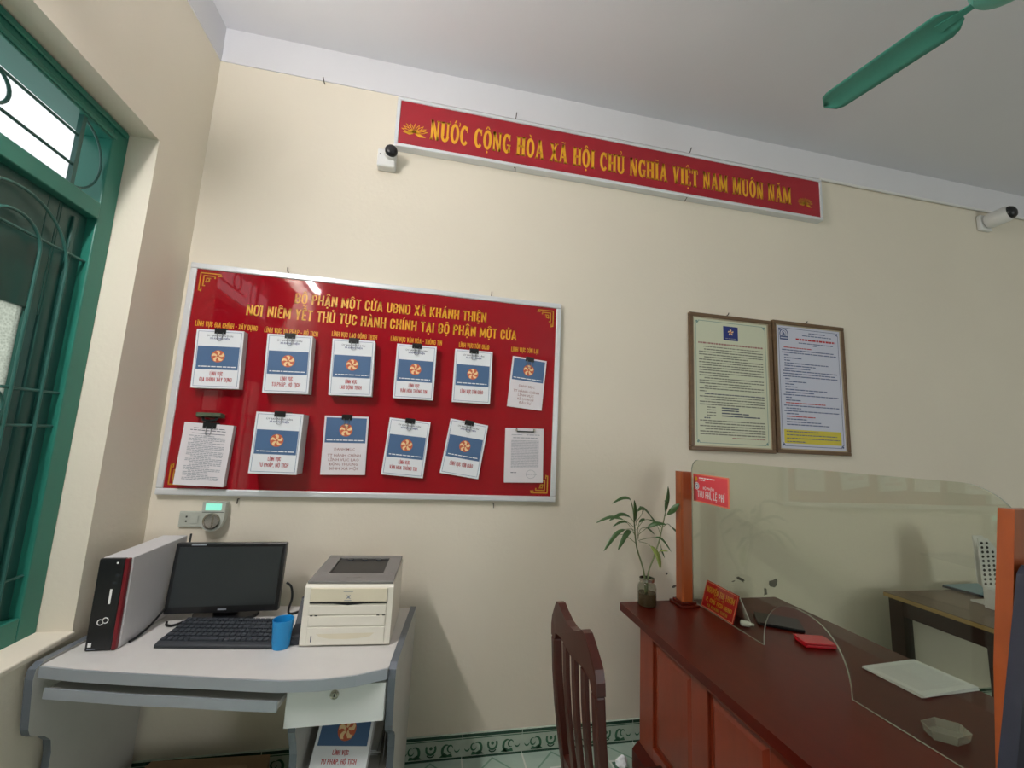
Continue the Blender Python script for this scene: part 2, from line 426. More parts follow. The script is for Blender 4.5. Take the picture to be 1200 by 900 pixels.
for (a, b) in ((-0.99, -0.415), (-1.635, -1.06)):
    mb = MB(); x0, x1 = -0.168, -0.142
    ip0, ip1 = (a+0.075, b-0.168)
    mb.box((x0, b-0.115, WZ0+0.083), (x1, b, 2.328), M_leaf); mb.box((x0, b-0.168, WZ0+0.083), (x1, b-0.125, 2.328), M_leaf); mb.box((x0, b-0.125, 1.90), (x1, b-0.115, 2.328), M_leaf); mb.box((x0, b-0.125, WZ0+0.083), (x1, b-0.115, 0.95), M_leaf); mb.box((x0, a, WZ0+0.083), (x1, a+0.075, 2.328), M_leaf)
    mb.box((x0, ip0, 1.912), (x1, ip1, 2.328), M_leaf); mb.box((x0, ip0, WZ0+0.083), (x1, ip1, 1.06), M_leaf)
    mb.box((x1, b-0.070, WZ0+0.12), (x1+0.010, b-0.052, 2.30), M_leaf)
    leaf = mb.build('shutter_leaf', win, bevel=0.003)
    mb = MB(); mb.box((-0.157, ip0, 1.06), (-0.153, ip1, 1.912), M_frost); mb.build('pane', leaf)
# painted steel grille
def circle3(x, cy, cz, r, n=24, a0=0, a1=360): return [(x, cy+r*math.cos(math.radians(a0+(a1-a0)*i/n)), cz+r*math.sin(math.radians(a0+(a1-a0)*i/n))) for i in range(n+1)]
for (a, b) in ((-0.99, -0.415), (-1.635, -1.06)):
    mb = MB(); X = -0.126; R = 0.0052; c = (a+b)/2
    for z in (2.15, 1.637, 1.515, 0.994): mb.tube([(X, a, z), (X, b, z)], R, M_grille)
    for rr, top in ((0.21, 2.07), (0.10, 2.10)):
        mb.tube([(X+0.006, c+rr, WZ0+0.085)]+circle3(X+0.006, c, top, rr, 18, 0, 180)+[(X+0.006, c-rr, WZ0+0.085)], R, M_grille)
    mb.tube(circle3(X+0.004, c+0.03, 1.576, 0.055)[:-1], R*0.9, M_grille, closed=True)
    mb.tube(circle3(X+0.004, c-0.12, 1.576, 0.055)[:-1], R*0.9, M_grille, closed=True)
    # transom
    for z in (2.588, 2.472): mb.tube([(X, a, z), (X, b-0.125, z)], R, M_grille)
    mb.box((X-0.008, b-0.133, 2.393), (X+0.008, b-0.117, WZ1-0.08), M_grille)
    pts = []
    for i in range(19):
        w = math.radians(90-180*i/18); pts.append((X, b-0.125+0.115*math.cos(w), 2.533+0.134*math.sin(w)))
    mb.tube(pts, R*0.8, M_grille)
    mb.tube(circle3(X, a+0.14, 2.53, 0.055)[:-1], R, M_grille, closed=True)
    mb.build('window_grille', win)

# fluorescent batten above the window
t = thing('fluorescent_lamp', 'lit white fluorescent tube batten on the left wall above the green window', 'lamp', (0.0, -1.65, 2.92))
mb = MB(); mb.box((0.0, -2.13, 2.895), (0.03, -1.17, 2.945), M_whitepl); mb.build('batten', t, bevel=0.004)
mb = MB(); mb.tube([(0.052, -2.09, 2.92), (0.052, -1.21, 2.92)], 0.013, M_tube, n=12); mb.build('tube', t)
for yy in (-2.105, -1.195):
    mb = MB(); mb.box((0.03, yy-0.015, 2.90), (0.068, yy+0.015, 2.94), M_whitepl); mb.build('tube_holder', t)

# ------------------------------------------------------------------ slab serif capitals for the banner
import unicodedata
MARK = {0x302: '^', 0x323: '.', 0x301: "'", 0x300: '`', 0x303: '~', 0x309: '?', 0x306: 'u', 0x31b: '+'}
def letters(txt):
    out = []
    for ch in unicodedata.normalize('NFD', txt):
        if ord(ch) in MARK: out[-1] = (out[-1][0], out[-1][1]+MARK[ord(ch)])
        else: out.append((ch, ''))
    return out
def sans(mb, F, txt, cx, base, width, cap, m, lift=0.0, t=0.165, words=None):
    """heavy condensed capitals drawn from strokes, centred on cx and fitted to width"""
    W = {'N': .56, 'U': .54, 'O': .56, 'C': .52, 'G': .56, 'H': .56, 'A': .58, 'X': .56, 'I': .20, 'V': .56, 'E': .44, 'T': .48, 'M': .70, ' ': .24, 'B': .54, 'P': .52, 'D': .54,
         'K': .56, 'Y': .54, 'L': .42, 'S': .50, 'R': .54, '-': .30, ',': .18, '.': .18, '\u0110': .58, 'F': .42, 'Q': .56}
    gap = 0.095; body = letters(txt)
    tot = sum(W[c]+gap for c, _ in body)-gap; sx, sy = width/tot, cap; X0 = cx-width/2; cur = 0.0; h = t/2; th = t*0.78
    for ch, marks in body:
        w = W[ch]; c = w/2
        if ch == ' ' and words is not None: mb = MB(); words.append(mb)
        def Rr(a, b, c_, d): mb.rect(F, X0+(cur+min(a, c_))*sx, base+min(b, d)*sy, X0+(cur+max(a, c_))*sx, base+max(b, d)*sy, m, lift)
        def Dd(xa, ya, xb, yb, q=t*1.05): mb.shape(F, [(X0+(cur+x)*sx, base+y*sy) for x, y in ((xa-q/2, ya), (xa+q/2, ya), (xb+q/2, yb), (xb-q/2, yb))], m, lift)
        def Aa(ax, ay, rx, ry, a0, a1, q=t, q2=th, n=12):
            vs = []
            for i in range(n+1):
                u = math.radians(a0+(a1-a0)*i/n)
                for e in (0.5, -0.5): vs.append(F(X0+(cur+ax+(rx+e*q)*math.cos(u))*sx, base+(ay+(ry+e*q2)*math.sin(u))*sy, lift))
            mb.add(vs, [(2*i, 2*i+1, 2*i+3, 2*i+2) for i in range(n)], m)
        L = lambda: Rr(0, 0, t, 1)
        if ch == 'N': L(); Rr(w-t, 0, w, 1); Dd(w-t*.6, 0, t*.6, 1, t*.9)
        elif ch == 'U': Rr(0, .25, t, 1); Rr(w-t, .25, w, 1); Aa(c, .25, c-h, .25-th/2, 180, 360)
        elif ch in 'OQ': Rr(0, .28, t, .72); Rr(w-t, .28, w, .72); Aa(c, .28, c-h, .28-th/2, 180, 360); Aa(c, .72, c-h, .28-th/2, 0, 180)
        elif ch in 'CG':
            Rr(0, .28, t, .72); Aa(c, .28, c-h, .28-th/2, 180, 360); Aa(c, .72, c-h, .28-th/2, 0, 180); Rr(w-t, .64, w, .73)
            Rr(w-t, .27, w, .36 if ch == 'C' else .52)
            if ch == 'G': Rr(c, .40, w, .54)
        elif ch == 'H': L(); Rr(w-t, 0, w, 1); Rr(0, .42, w, .42+th)
        elif ch == 'A': Dd(h, 0, c, 1); Dd(w-h, 0, c, 1); Rr(t*.7, .2, w-t*.7, .2+th*.9)
        elif ch == 'X': Dd(h, 0, w-h, 1); Dd(w-h, 0, h, 1)
        elif ch == 'I': Rr(0, 0, t, 1)
        elif ch == 'V': Dd(c, 0, h, 1); Dd(c, 0, w-h, 1)
        elif ch in 'EFL':
            L()
            if ch != 'F': Rr(0, 0, w, th)
            if ch != 'L': Rr(0, 1-th, w, 1); Rr(0, .43, w*.9, .43+th)
        elif ch == 'T': Rr(c-h, 0, c+h, 1); Rr(0, 1-th, w, 1)
        elif ch == 'M': L(); Rr(w-t, 0, w, 1); Dd(c, .15, h*1.2, 1, t*.85); Dd(c, .15, w-h*1.2, 1, t*.85)
        elif ch in 'BPRD\u0110':
            o = .06 if ch == '\u0110' else 0
            Rr(o, 0, o+t, 1)
            if ch in 'D\u0110':
                Rr(o, 0, c, th); Rr(o, 1-th, c, 1); Rr(w-t, .28, w, .72); Aa(c, .28, w-c-h, .28-th/2, 270, 360); Aa(c, .72, w-c-h, .28-th/2, 0, 90)
                if o: Rr(-.06, .44, .32, .56)
            else:
                Rr(0, 1-th, c, 1); Rr(0, .42, c, .42+th); Aa(c, .71, w-c-h, .29-th/2, -90, 90)
                if ch == 'B': Rr(0, 0, c, th); Aa(c, .29, w-c-h, .29-th/2, -90, 90)
                if ch == 'R': Dd(w-h, 0, c, .45)
        elif ch == 'K': L(); Dd(w-h, 0, t*1.1, .58); Dd(t*.9, .42, w-h, 1)
        elif ch == 'Y': Rr(c-h, 0, c+h, .45); Dd(c, .38, h, 1); Dd(c, .38, w-h, 1)
        elif ch == 'S': Aa(c, .73, c-h, .27-th/2, 20, 270); Aa(c, .27, c-h, .27-th/2, -160, 90)
        elif ch == '-': Rr(0, .40, w, .52)
        elif ch in ',.': Rr(0, 0, t*.9, .16); 
        if ch == ',': Dd(.04, -.14, .10, .02, .10)
        for k in marks:
            if k == '^': Dd(c-.15, 1.06, c-.02, 1.22, .12); Dd(c+.15, 1.06, c+.02, 1.22, .12)
            elif k == '.': Rr(c-.08, -.22, c+.08, -.07)
            elif k == "'":
                y = 1.24 if '^' in marks else 1.06; Dd(c-.02, y, c+.09, y+.17, .13)
            elif k == '`': Dd(c+.06, 1.06, c-.08, 1.22, .13)
            elif k == '~': Aa(c-.08, 1.09, .08, .05, 0, 180, .08, .07, 6); Aa(c+.08, 1.15, .08, .05, 180, 360, .08, .07, 6)
            elif k == '?': Aa(c, 1.19, .07, .06, -60, 170, .08, .06, 7); Rr(c-.03, 1.04, c+.05, 1.12)
            elif k == 'u': Aa(c, 1.18, .12, .09, 180, 360, .09, .08, 8)
            elif k == '+': Rr(w-.02, .86, w+.08, 1.06)
        cur += w+gap
def slab_text(mb, F, body, x0, base, width, cap, m, lift, bar=0.235):
    """body: list of (letter, marks); drawn with stroke polygons, fitted to width"""
    W = {'N': .74, 'U': .70, 'O': .70, 'C': .66, 'G': .70, 'H': .76, 'A': .76, 'X': .74, 'I': .36, 'V': .74, 'E': .62, 'T': .64, 'M': .92, ' ': .34}
    gap = 0.07
    tot = sum(W[c]+gap for c, _ in body)-gap
    sx, sy = width/tot, cap
    cur = [0.0]
    def R_(a, b, c, d): mb.rect(F, x0+(cur[0]+min(a, c))*sx, base+min(b, d)*sy, x0+(cur[0]+max(a, c))*sx, base+max(b, d)*sy, m, lift)
    def D_(xa, ya, xb, yb, t): mb.shape(F, [(x0+(cur[0]+q)*sx, base+r*sy) for q, r in ((xa-t/2, ya), (xa+t/2, ya), (xb+t/2, yb), (xb-t/2, yb))], m, lift)
    def A_(cx, cy, rx, ry, a0, a1, t=0.17): 
        n = 22; vs = []
        for i in range(n+1):
            w = math.radians(a0+(a1-a0)*i/n)
            for e in (0.5, -0.5):
                vs.append(F(x0+(cur[0]+cx+(rx+e*t)*math.cos(w))*sx, base+(cy+(ry+e*t*0.72)*math.sin(w))*sy, lift))
        mb.add(vs, [(2*i, 2*i+1, 2*i+3, 2*i+2) for i in range(n)], m)
    S = 0.075
    def stem(x, y0=0, y1=1, t=bar, top=True, bot=True, e=0.055):
        R_(x-t/2, y0, x+t/2, y1)
        if top: R_(x-t/2-e, y1-S, x+t/2+e, y1)
        if bot: R_(x-t/2-e, y0, x+t/2+e, y0+S)
    for ch, marks in body:
        w = W[ch]
        if ch == 'N': stem(.13, t=.145); stem(w-.13, t=.145, bot=False); D_(w-.16, 0, .13, 1, .24)
        elif ch == 'U': 
            stem(.16, .3, 1, bot=False); stem(w-.14, .3, 1, t=.155, bot=False); A_(w/2+.01, .30, .215, .245, 180, 360, .20)
        elif ch == 'O': A_(w/2, .5, .24, .435, 0, 360, .225)
        elif ch in 'CG':
            A_(w/2+.02, .5, .24, .435, 42, 318, .225); R_(w-.13, .66, w-.05, .98)
            if ch == 'G': R_(w-.20, .05, w-.05, .42); R_(w-.32, .38, w, .38+S)
        elif ch == 'H': stem(.17); stem(w-.17); R_(.17, .45, w-.17, .55)
        elif ch == 'A':
            D_(.12, 0, w/2-.01, 1, .15); D_(w-.15, 0, w/2, 1, .22); R_(.2, .28, w-.2, .37); R_(0, 0, .25, S); R_(w-.32, 0, w+.02, S)
        elif ch == 'X':
            D_(w-.14, 0, .16, 1, .22); D_(.13, 0, w-.14, 1, .15)
            for a, b in ((0, .28), (w-.3, w)): R_(a, 0, b, S); R_(a, 1-S, b, 1)
        elif ch == 'I': stem(w/2)
        elif ch == 'V':
            D_(w/2, 0, .17, 1, .22); D_(w/2, 0, w-.12, 1, .15); R_(0, 1-S, .33, 1); R_(w-.26, 1-S, w+.02, 1)
        elif ch == 'E':
            stem(.17); R_(.17, 1-S, w-.03, 1); R_(.17, 0, w-.01, S); R_(.17, .47, w-.16, .55); R_(w-.11, .74, w-.03, 1); R_(w-.10, 0, w-.01, .27); R_(w-.22, .38, w-.15, .64)
        elif ch == 'T':
            stem(w/2, top=False); R_(.02, 1-S, w-.02, 1); R_(.02, .73, .10, 1); R_(w-.10, .73, w-.02, 1)
        elif ch == 'M':
            stem(.12, t=.14); stem(w-.17, t=.2); D_(w/2-.02, .05, .17, 1, .2); D_(w/2-.02, .05, w-.18, 1, .15)
        c = w/2
        for k in marks:
            if k == '^': D_(c-.14, 1.05, c-.01, 1.20, .10); D_(c+.14, 1.05, c+.01, 1.20, .10)
            elif k == '.': A_(c, -.13, .035, .035, 0, 360, .075)
            elif k == "'":
                y = 1.22 if '^' in marks else 1.05; D_(c-.03, y, c+.08, y+.15, .11)
            elif k == '`': D_(c+.05, 1.05, c-.08, 1.20, .12)
            elif k == '~': A_(c-.07, 1.08, .07, .05, 0, 180, .06); A_(c+.07, 1.14, .07, .05, 180, 360, .06)
            elif k == '?': A_(c, 1.17, .06, .06, -60, 170, .06); R_(c-.03, 1.03, c+.03, 1.11)
            elif k == 'u': A_(c, 1.17, .12, .09, 180, 360, .07)
            elif k == '+': A_(w-.06, 1.02, .09, .10, -80, 60, .08)
        cur[0] += w+gap

def lotus(mb, F, cx, cy, w, m, lift=0.001):
    for i, a in enumerate((-75, -58, -40, -22, 0, 22, 40, 58, 75)):
        L_ = w*0.5*(1.0 if abs(a) > 30 else 0.9); t = math.radians(90-a); d = (math.cos(t), math.sin(t)*0.85); nn = (-d[1], d[0]); hw = w*0.055
        out = [(0, 0), (.35, 1), (.7, .8), (1, 0), (.7, -.8), (.35, -1)]
        inn = [(.16, 0), (.38, .55), (.66, .4), (.86, 0), (.66, -.4), (.38, -.55)]
        P = lambda q: F(cx+d[0]*L_*q[0]+nn[0]*hw*q[1], cy+d[1]*L_*q[0]+nn[1]*hw*q[1], lift)
        vs = [P(q) for q in out]+[P(q) for q in inn]
        mb.add(vs, [(k, (k+1) % 6, 6+(k+1) % 6, 6+k) for k in range(6)], m)
    mb.shape(F, [(cx-w*.42, cy-w*.03), (cx-w*.12, cy+w*.05), (cx-w*.03, cy-w*.04), (cx-w*.16, cy-w*.10)], m, lift)
    mb.shape(F, [(cx+w*.42, cy-w*.12), (cx+w*.12, cy+w*.03), (cx+w*.03, cy-w*.05), (cx+w*.18, cy-w*.14)], m, lift)

# ------------------------------------------------------------------ banner
bx0, bx1, bz0, bz1 = 0.925, 3.765, 3.128, 3.430
t = thing('slogan_banner', 'long narrow red banner with gold slab lettering, high on the back wall', 'banner', ((bx0+bx1)/2, 0, bz0))
def frame_mb(x0, x1, z0, z1, w, d, m, lip=0.0):
    mb = MB()
    mb.box((x0, -d, z0), (x1, 0, z0+w), m); mb.box((x0, -d, z1-w), (x1, 0, z1), m)
    mb.box((x0, -d, z0+w), (x0+w, 0, z1-w), m); mb.box((x1-w, -d, z0+w), (x1, 0, z1-w), m)
    return mb
frame_mb(bx0, bx1, bz0, bz1, 0.020, 0.052, M_alu).build('frame', t, bevel=0.004)
mb = MB(); mb.box((bx0+0.018, -0.046, bz0+0.018), (bx1-0.018, -0.006, bz1-0.018), M_redban); mb.build('panel', t)
mb = MB(); F = Frame2D((0, -0.0468, 0))
S_ = [('N', ''), ('U', '+'), ('O', "+'"), ('C', ''), (' ', ''), ('C', ''), ('O', '^.'), ('N', ''), ('G', ''), (' ', ''), ('H', ''), ('O', '`'), ('A', ''), (' ', ''),
      ('X', ''), ('A', '~'), (' ', ''), ('H', ''), ('O', '^.'), ('I', ''), (' ', ''), ('C', ''), ('H', ''), ('U', '?'), (' ', ''), ('N', ''), ('G', ''), ('H', ''), ('I', '~'), ('A', ''), (' ', ''),
      ('V', ''), ('I', ''), ('E', '^.'), ('T', ''), (' ', ''), ('N', ''), ('A', ''), ('M', ''), (' ', ''), ('M', ''), ('U', ''), ('O', '^'), ('N', ''), (' ', ''), ('N', ''), ('A', 'u'), ('M', '')]
slab_text(mb, F, S_, 1.115, 3.205, 2.40, 0.122, M_gold, 0.0)
mb.build('lettering', t)
mb = MB(); lotus(mb, F, 1.03, 3.225, 0.155, M_gold); mb.build('lotus_ornament', t)
mb = MB(); lotus(mb, F, 3.625, 3.225, 0.13, M_gold2); mb.build('lotus_ornament', t)

# nails / hooks in the wall
def nail(x, z, label, y=-0.018, tilt=0.0, ln=0.022):
    m = MB(); m.tube([(x, 0.0, z), (x+tilt*0.4, y*0.7, z+0.002), (x+tilt, y, z+ln)], 0.0028, M_rust, n=6)
    tag(m.build('nail'), label, 'nail', 'nails in the back wall')
nail(0.459, 2.348, 'bent nail holding the top left edge of the red notice board')
nail(1.521, 2.345, 'bent nail holding the top right edge of the red notice board')
nail(0.368, 1.206, 'bent nail under the bottom left edge of the red notice board', ln=-0.02)
nail(1.592, 1.208, 'bent nail under the bottom right edge of the red notice board', ln=-0.02, y=-0.03)
nail(0.523, 3.457, 'lone nail high on the cream wall left of the long banner', y=-0.04, ln=0.008)
nail(1.606, 3.455, 'nail above the banner over the word CỘNG', y=-0.05)
nail(2.765, 3.455, 'nail above the right half of the long banner', y=-0.05)
nail(1.622, 3.128, 'nail under the long banner left of its middle', y=-0.055, ln=-0.012, tilt=-0.015)
nail(2.743, 3.128, 'nail under the right half of the long banner', y=-0.055, ln=-0.012, tilt=-0.02)
nail(3.036, 2.395, 'nail on top of the pale green framed notice', ln=0.012)
nail(3.625, 2.402, 'nail on top of the lavender framed notice', ln=0.012)
m = MB(); m.tube([(3.79, -0.016, 3.462), (4.5, -0.013, 3.466), (5.3, -0.013, 3.470), (RX, -0.013, 3.470)], 0.009, M_whitepl, n=8)
tag(m.build('cable'), 'thin pale cable running along the bottom of the white band to the right camera', 'cable')

# ------------------------------------------------------------------ security cameras
t = thing('security_camera', 'white box-mounted security camera with black round eye at the left end of the banner', 'security camera', (0.897, 0, 3.0))
mb = MB(); mb.box((0.846, -0.058, 2.992), (0.944, 0, 3.094), M_whitepl); mb.build('mount_box', t, bevel=0.010, seg=3)
mb = MB(); mb.lathe((0.915, -0.055, 3.066), [(0.034, 0), (0.036, 0.012), (0.036, 0.03)], M_whitepl, axis=(0.15, -1, -0.05)); mb.build('camera_body', t)
mb = MB(); mb.lathe((0.921, -0.086, 3.064), [(0.033, 0), (0.0335, 0.006), (0.028, 0.016), (0.014, 0.022), (0.001, 0.023)], M_black, axis=(0.15, -1, -0.05)); mb.build('lens_cover', t)
mb = MB(); mb.lathe((0.862, -0.058, 3.058), [(0.0035, 0), (0.0035, 0.001)], M_hole, axis=(0, -1, 0), n=10); mb.build('screw', t)
t = thing('security_camera', 'white bullet security camera on a square bracket at the far right of the wall', 'security camera', (5.3, 0, 3.36))
mb = MB(); mb.box((5.235, -0.03, 3.30), (5.345, 0, 3.42), M_whitepl); mb.build('mount_box', t, bevel=0.008)
ax = Vector((0.10, -1, 0.10)).normalized()
mb = MB(); mb.lathe((5.295, -0.03, 3.365), [(0.05, 0), (0.058, 0.02), (0.058, 0.11), (0.052, 0.125)], M_whitepl, axis=ax); mb.build('camera_body', t)
mb = MB(); c = Vector((5.295, -0.03, 3.365))+ax*0.122; mb.lathe(c, [(0.048, 0), (0.048, 0.012), (0.036, 0.028), (0.016, 0.036), (0.001, 0.038)], M_black, axis=ax); mb.build('lens_cover', t)

# ------------------------------------------------------------------ red notice board
nx0, nx1, nz0, nz1 = 0.026, 1.930, 1.222, 2.338
t = thing('notice_board', 'large glossy red notice board in an aluminium frame above the computer desk', 'notice board', ((nx0+nx1)/2, 0, nz0))
frame_mb(nx0, nx1, nz0, nz1, 0.030, 0.028, M_alu).build('frame', t, bevel=0.005)
mb = MB(); frame_in = [(nx0+0.03, nz0+0.03), (nx1-0.03, nz1-0.03)]
mb.box((nx0+0.028, -0.021, nz0+0.028), (nx1-0.028, -0.004, nz1-0.028), M_red); mb.build('panel', t)
F = Frame2D((0, -0.0217, 0))
for txt, cx, z, w, h in (('BỘ PHẬN MỘT CỬA UBND XÃ KHÁNH THIỆN', 1.005, 2.184, 0.985, 0.054), ('NƠI NIÊM YẾT THỦ TỤC HÀNH CHÍNH TẠI BỘ PHẬN MỘT CỬA', 0.985, 2.098, 1.375, 0.055)):
    mb = MB(); ws = [mb]; sans(mb, F, txt, cx, z, w, h, M_gold, words=ws)
    for q in ws: q.build('heading_word', t)
for s_, a, b, z in (('LĨNH VỰC ĐỊA CHÍNH - XÂY DỰNG', .082, .358, 2.022), ('LĨNH VỰC TƯ PHÁP - HỘ TỊCH', .390, .640, 2.020), ('LĨNH VỰC LAO ĐỘNG TBXH', .706, .929, 2.030),
                    ('LĨNH VỰC VĂN HÓA - THÔNG TIN', .998, 1.265, 2.032), ('LĨNH VỰC TÔN GIÁO', 1.357, 1.522, 2.032), ('LĨNH VỰC CÒN LẠI', 1.648, 1.804, 2.034)):
    mb = MB(); sans(mb, F, s_, (a+b)/2, z, b-a, 0.026, M_gold); mb.build('column_title', t)
def corner_ornament(cx, cz, sx, sz):
    m = MB(); G = Frame2D((cx, -0.0217, cz), (sx, 0, 0), (0, 0, sz)); w = 0.0055; sx *= .82; sz *= .82
    for a in ((0, 0, .095, w), (0, 0, w, .095), (.015, .013, .070, .013+w), (.015, .013, .015+w, .070), (.028, .026, .050, .026+w), (.028, .026, .028+w, .050),
              (.064, .013, .070, .028), (.015, .064, .028, .070), (.040, .026, .046, .044), (.026, .042, .044, .048), (.089, 0, .095, .012), (.0, .089, .012, .095), (.078, .010, .098, .015), (.010, .078, .015, .098)):
        m.rect(G, *a, M_gold2)
    m.build('corner_ornament', t)
for (a, b, c_, d) in ((nx0+.045, nz1-.045, 1, -1), (nx1-.045, nz1-.045, -1, -1), (nx0+.045, nz0+.045, 1, 1), (nx1-.045, nz0+.045, -1, 1)): corner_ornament(a, b, c_, d)

# ------------------------------------------------------------------ booklets on the board
def emblem(mb, F, cx, cy, r, lift, disc=True):
    if disc: mb.disc(F, cx, cy, r, M_orange, lift, 26)
    for k in range(5):
        a = 2*PI*k/5+0.5; pts = []
        for (q, w) in ((.14, -.4), (.45, -.72), (.80, -.52), (.95, -.12), (.86, .22), (.66, .02), (.44, -.02), (.24, .35)):
            pts.append((cx+r*q*math.cos(a+w), cy+r*q*math.sin(a+w)))
        mb.shape(F, pts, M_cream, lift+0.0003)
def bars(mb, F, x0, x1, y, h, m, lift, rnd, seg=(0.008, 0.03), gap=0.0035):
    x = x0
    while x < x1-0.002:
        e = min(x1, x+rnd.uniform(*seg)); mb.rect(F, x, y-h/2, e, y+h/2, m, lift); x = e+gap
def sheet_pts(w, h, t, bow=0.0): pass
PAP = []
def booklet(cx, cz, w, h, ang, th, kind, lines, label, name='booklet', cat='booklet', group='booklets on the red board'):
    root = thing(name, label, cat, (cx, -0.0222, cz), (0, -math.radians(ang), 0), group)
    mb = MB(); rnd = random.Random(int(cx*1000+cz*77))
    mb.box((-w/2, -th+0.0012, -h/2), (w/2, 0.0, h/2), M_pages); mb.build('page_stack', root, local=True)
    mb = MB(); pm = M_paper if kind == 'cover' else M_paper2
    mb.box((-w/2-0.0006, -th-0.0006, -h/2-0.0006), (w/2+0.0006, -th+0.0012, h/2+0.0006), pm)
    F = Frame2D((0, -th-0.0010, 0)); lf = 0.0002
    if kind == 'cover':
        b = 0.008; x0, x1, z0, z1 = -w/2+b, w/2-b, -h/2+b, h/2-b
        for a in ((x0, z0, x1, z0+.0016), (x0, z1-.0016, x1, z1), (x0, z0, x0+.0016, z1), (x1-.0016, z0, x1, z1)): mb.rect(F, *a, M_blue, lf)
        mb.rect(F, x0+.004, -h*0.185, x1-.004, h*0.215, M_blue, lf)
        emblem(mb, F, 0, h*0.045, h*0.105, lf*2)
        bars(mb, F, x0+.014, x1-.014, -h*0.135, .0045, M_whiteprint, lf*2, rnd)
        mb.text(F, 'ỦY BAN NHÂN DÂN', 0, h*.385, w*.55, .0075, M_ink, lf, bold=.01, res=1)
        mb.text(F, 'XÃ KHÁNH THIỆN', 0, h*.338, w*.42, .0085, M_navy, lf, bold=.02, res=1)
        if len(lines) == 2:
            sans(mb, F, lines[0], 0, -h*.290, w*.27, .019, M_redtext, lf); sans(mb, F, lines[1], 0, -h*.390, w*min(.68, .039*len(lines[1])), .019, M_redtext, lf)
        else: sans(mb, F, lines[0], 0, -h*.33, w*.60, .021, M_redtext, lf)
    elif kind == 'list':
        mb.rect(F, -w/2+.008, h*.04, w/2-.008, h/2-.008, M_blue, lf)
        emblem(mb, F, 0, h*.26, h*.11, lf*2)
        bars(mb, F, -w/2+.016, w/2-.016, h*.085, .0045, M_whiteprint, lf*2, rnd)
        for i, s_ in enumerate(lines): mb.text(F, s_, 0, -h*(.09 if i == 0 else .12+.075*i), w*min(.86, .058*len(s_)), .0125, M_browntext, lf, bold=.006, res=1)
    elif kind == 'text':
        y = h/2-.022
        bars(mb, F, -w*.30, w*.34, y, .003, M_ink, lf, rnd); bars(mb, F, -w*.36, w*.36, y-.010, .003, M_ink, lf, rnd)
        mb.rect(F, -w*.32, y-.026, w*.36, y-.0235, M_ink, lf)
        y -= .036
        while y > -h/2+.022:
            bars(mb, F, -w*.36+(0.02 if rnd.random() < .2 else 0), w*(.38 if rnd.random() < .75 else .15), y, .0028, M_grayink, lf, rnd, (0.006, .02), .0025); y -= .0066
    elif kind == 'letter':
        y = h/2-.035
        bars(mb, F, -w*.34, -w*.06, y, .003, M_grayink, lf, rnd); bars(mb, F, w*.05, w*.40, y, .003, M_grayink, lf, rnd)
        bars(mb, F, -w*.30, w*.34, y-.016, .004, M_grayink, lf, rnd)
        y -= .032
        while y > -h*.24:
            bars(mb, F, -w*.34, w*.38, y, .0028, M_grayink, lf, rnd, (0.006, .02), .0025); y -= .0068
        bars(mb, F, -w*.34, -w*.20, -h*.32, .004, M_ink, lf, rnd)
        mb.arc(F, w*.18, -h*.35, .026, .022, 0, 360, .0016, M_grayink, lf, n=20); bars(mb, F, w*.06, w*.34, -h*.35, .003, M_grayink, lf, rnd)
    o = mb.build('cover_sheet', root, local=True)
    return root, w, h, th

def binder_clip(cx, cz, h, ang, th, label, wide=0.048, dx=0.0):
    a = math.radians(ang)
    top = (cx-math.sin(a)*h/2+dx*math.cos(a), -0.0222, cz+math.cos(a)*h/2+dx*math.sin(a))
    root = thing('binder_clip', label, 'binder clip', top, (0, -a, 0), 'black binder clips on the red board')
    mb = MB(); w = wide/2; tf = -th-0.0022
    prof = [(-0.0005, 0.0085), (tf-0.003, 0.0085), (tf-0.0016, -0.018), (tf, -0.018), (tf, 0.0012), (-0.0005, 0.0012)]
    mb.prism([(-w, y, z) for y, z in prof], (2*w, 0, 0), M_black); mb.build('clip_body', root, local=True)
    mb = MB(); y = tf-0.0036
    mb.tube([(-0.014, y, -0.012), (-0.009, y, -0.026), (-0.011, y, -0.046), (-0.006, y, -0.052), (0.006, y, -0.052), (0.011, y, -0.046), (0.009, y, -0.026), (0.014, y, -0.012)], 0.0014, M_wire, n=6)
    mb.build('clip_handle', root, local=True)

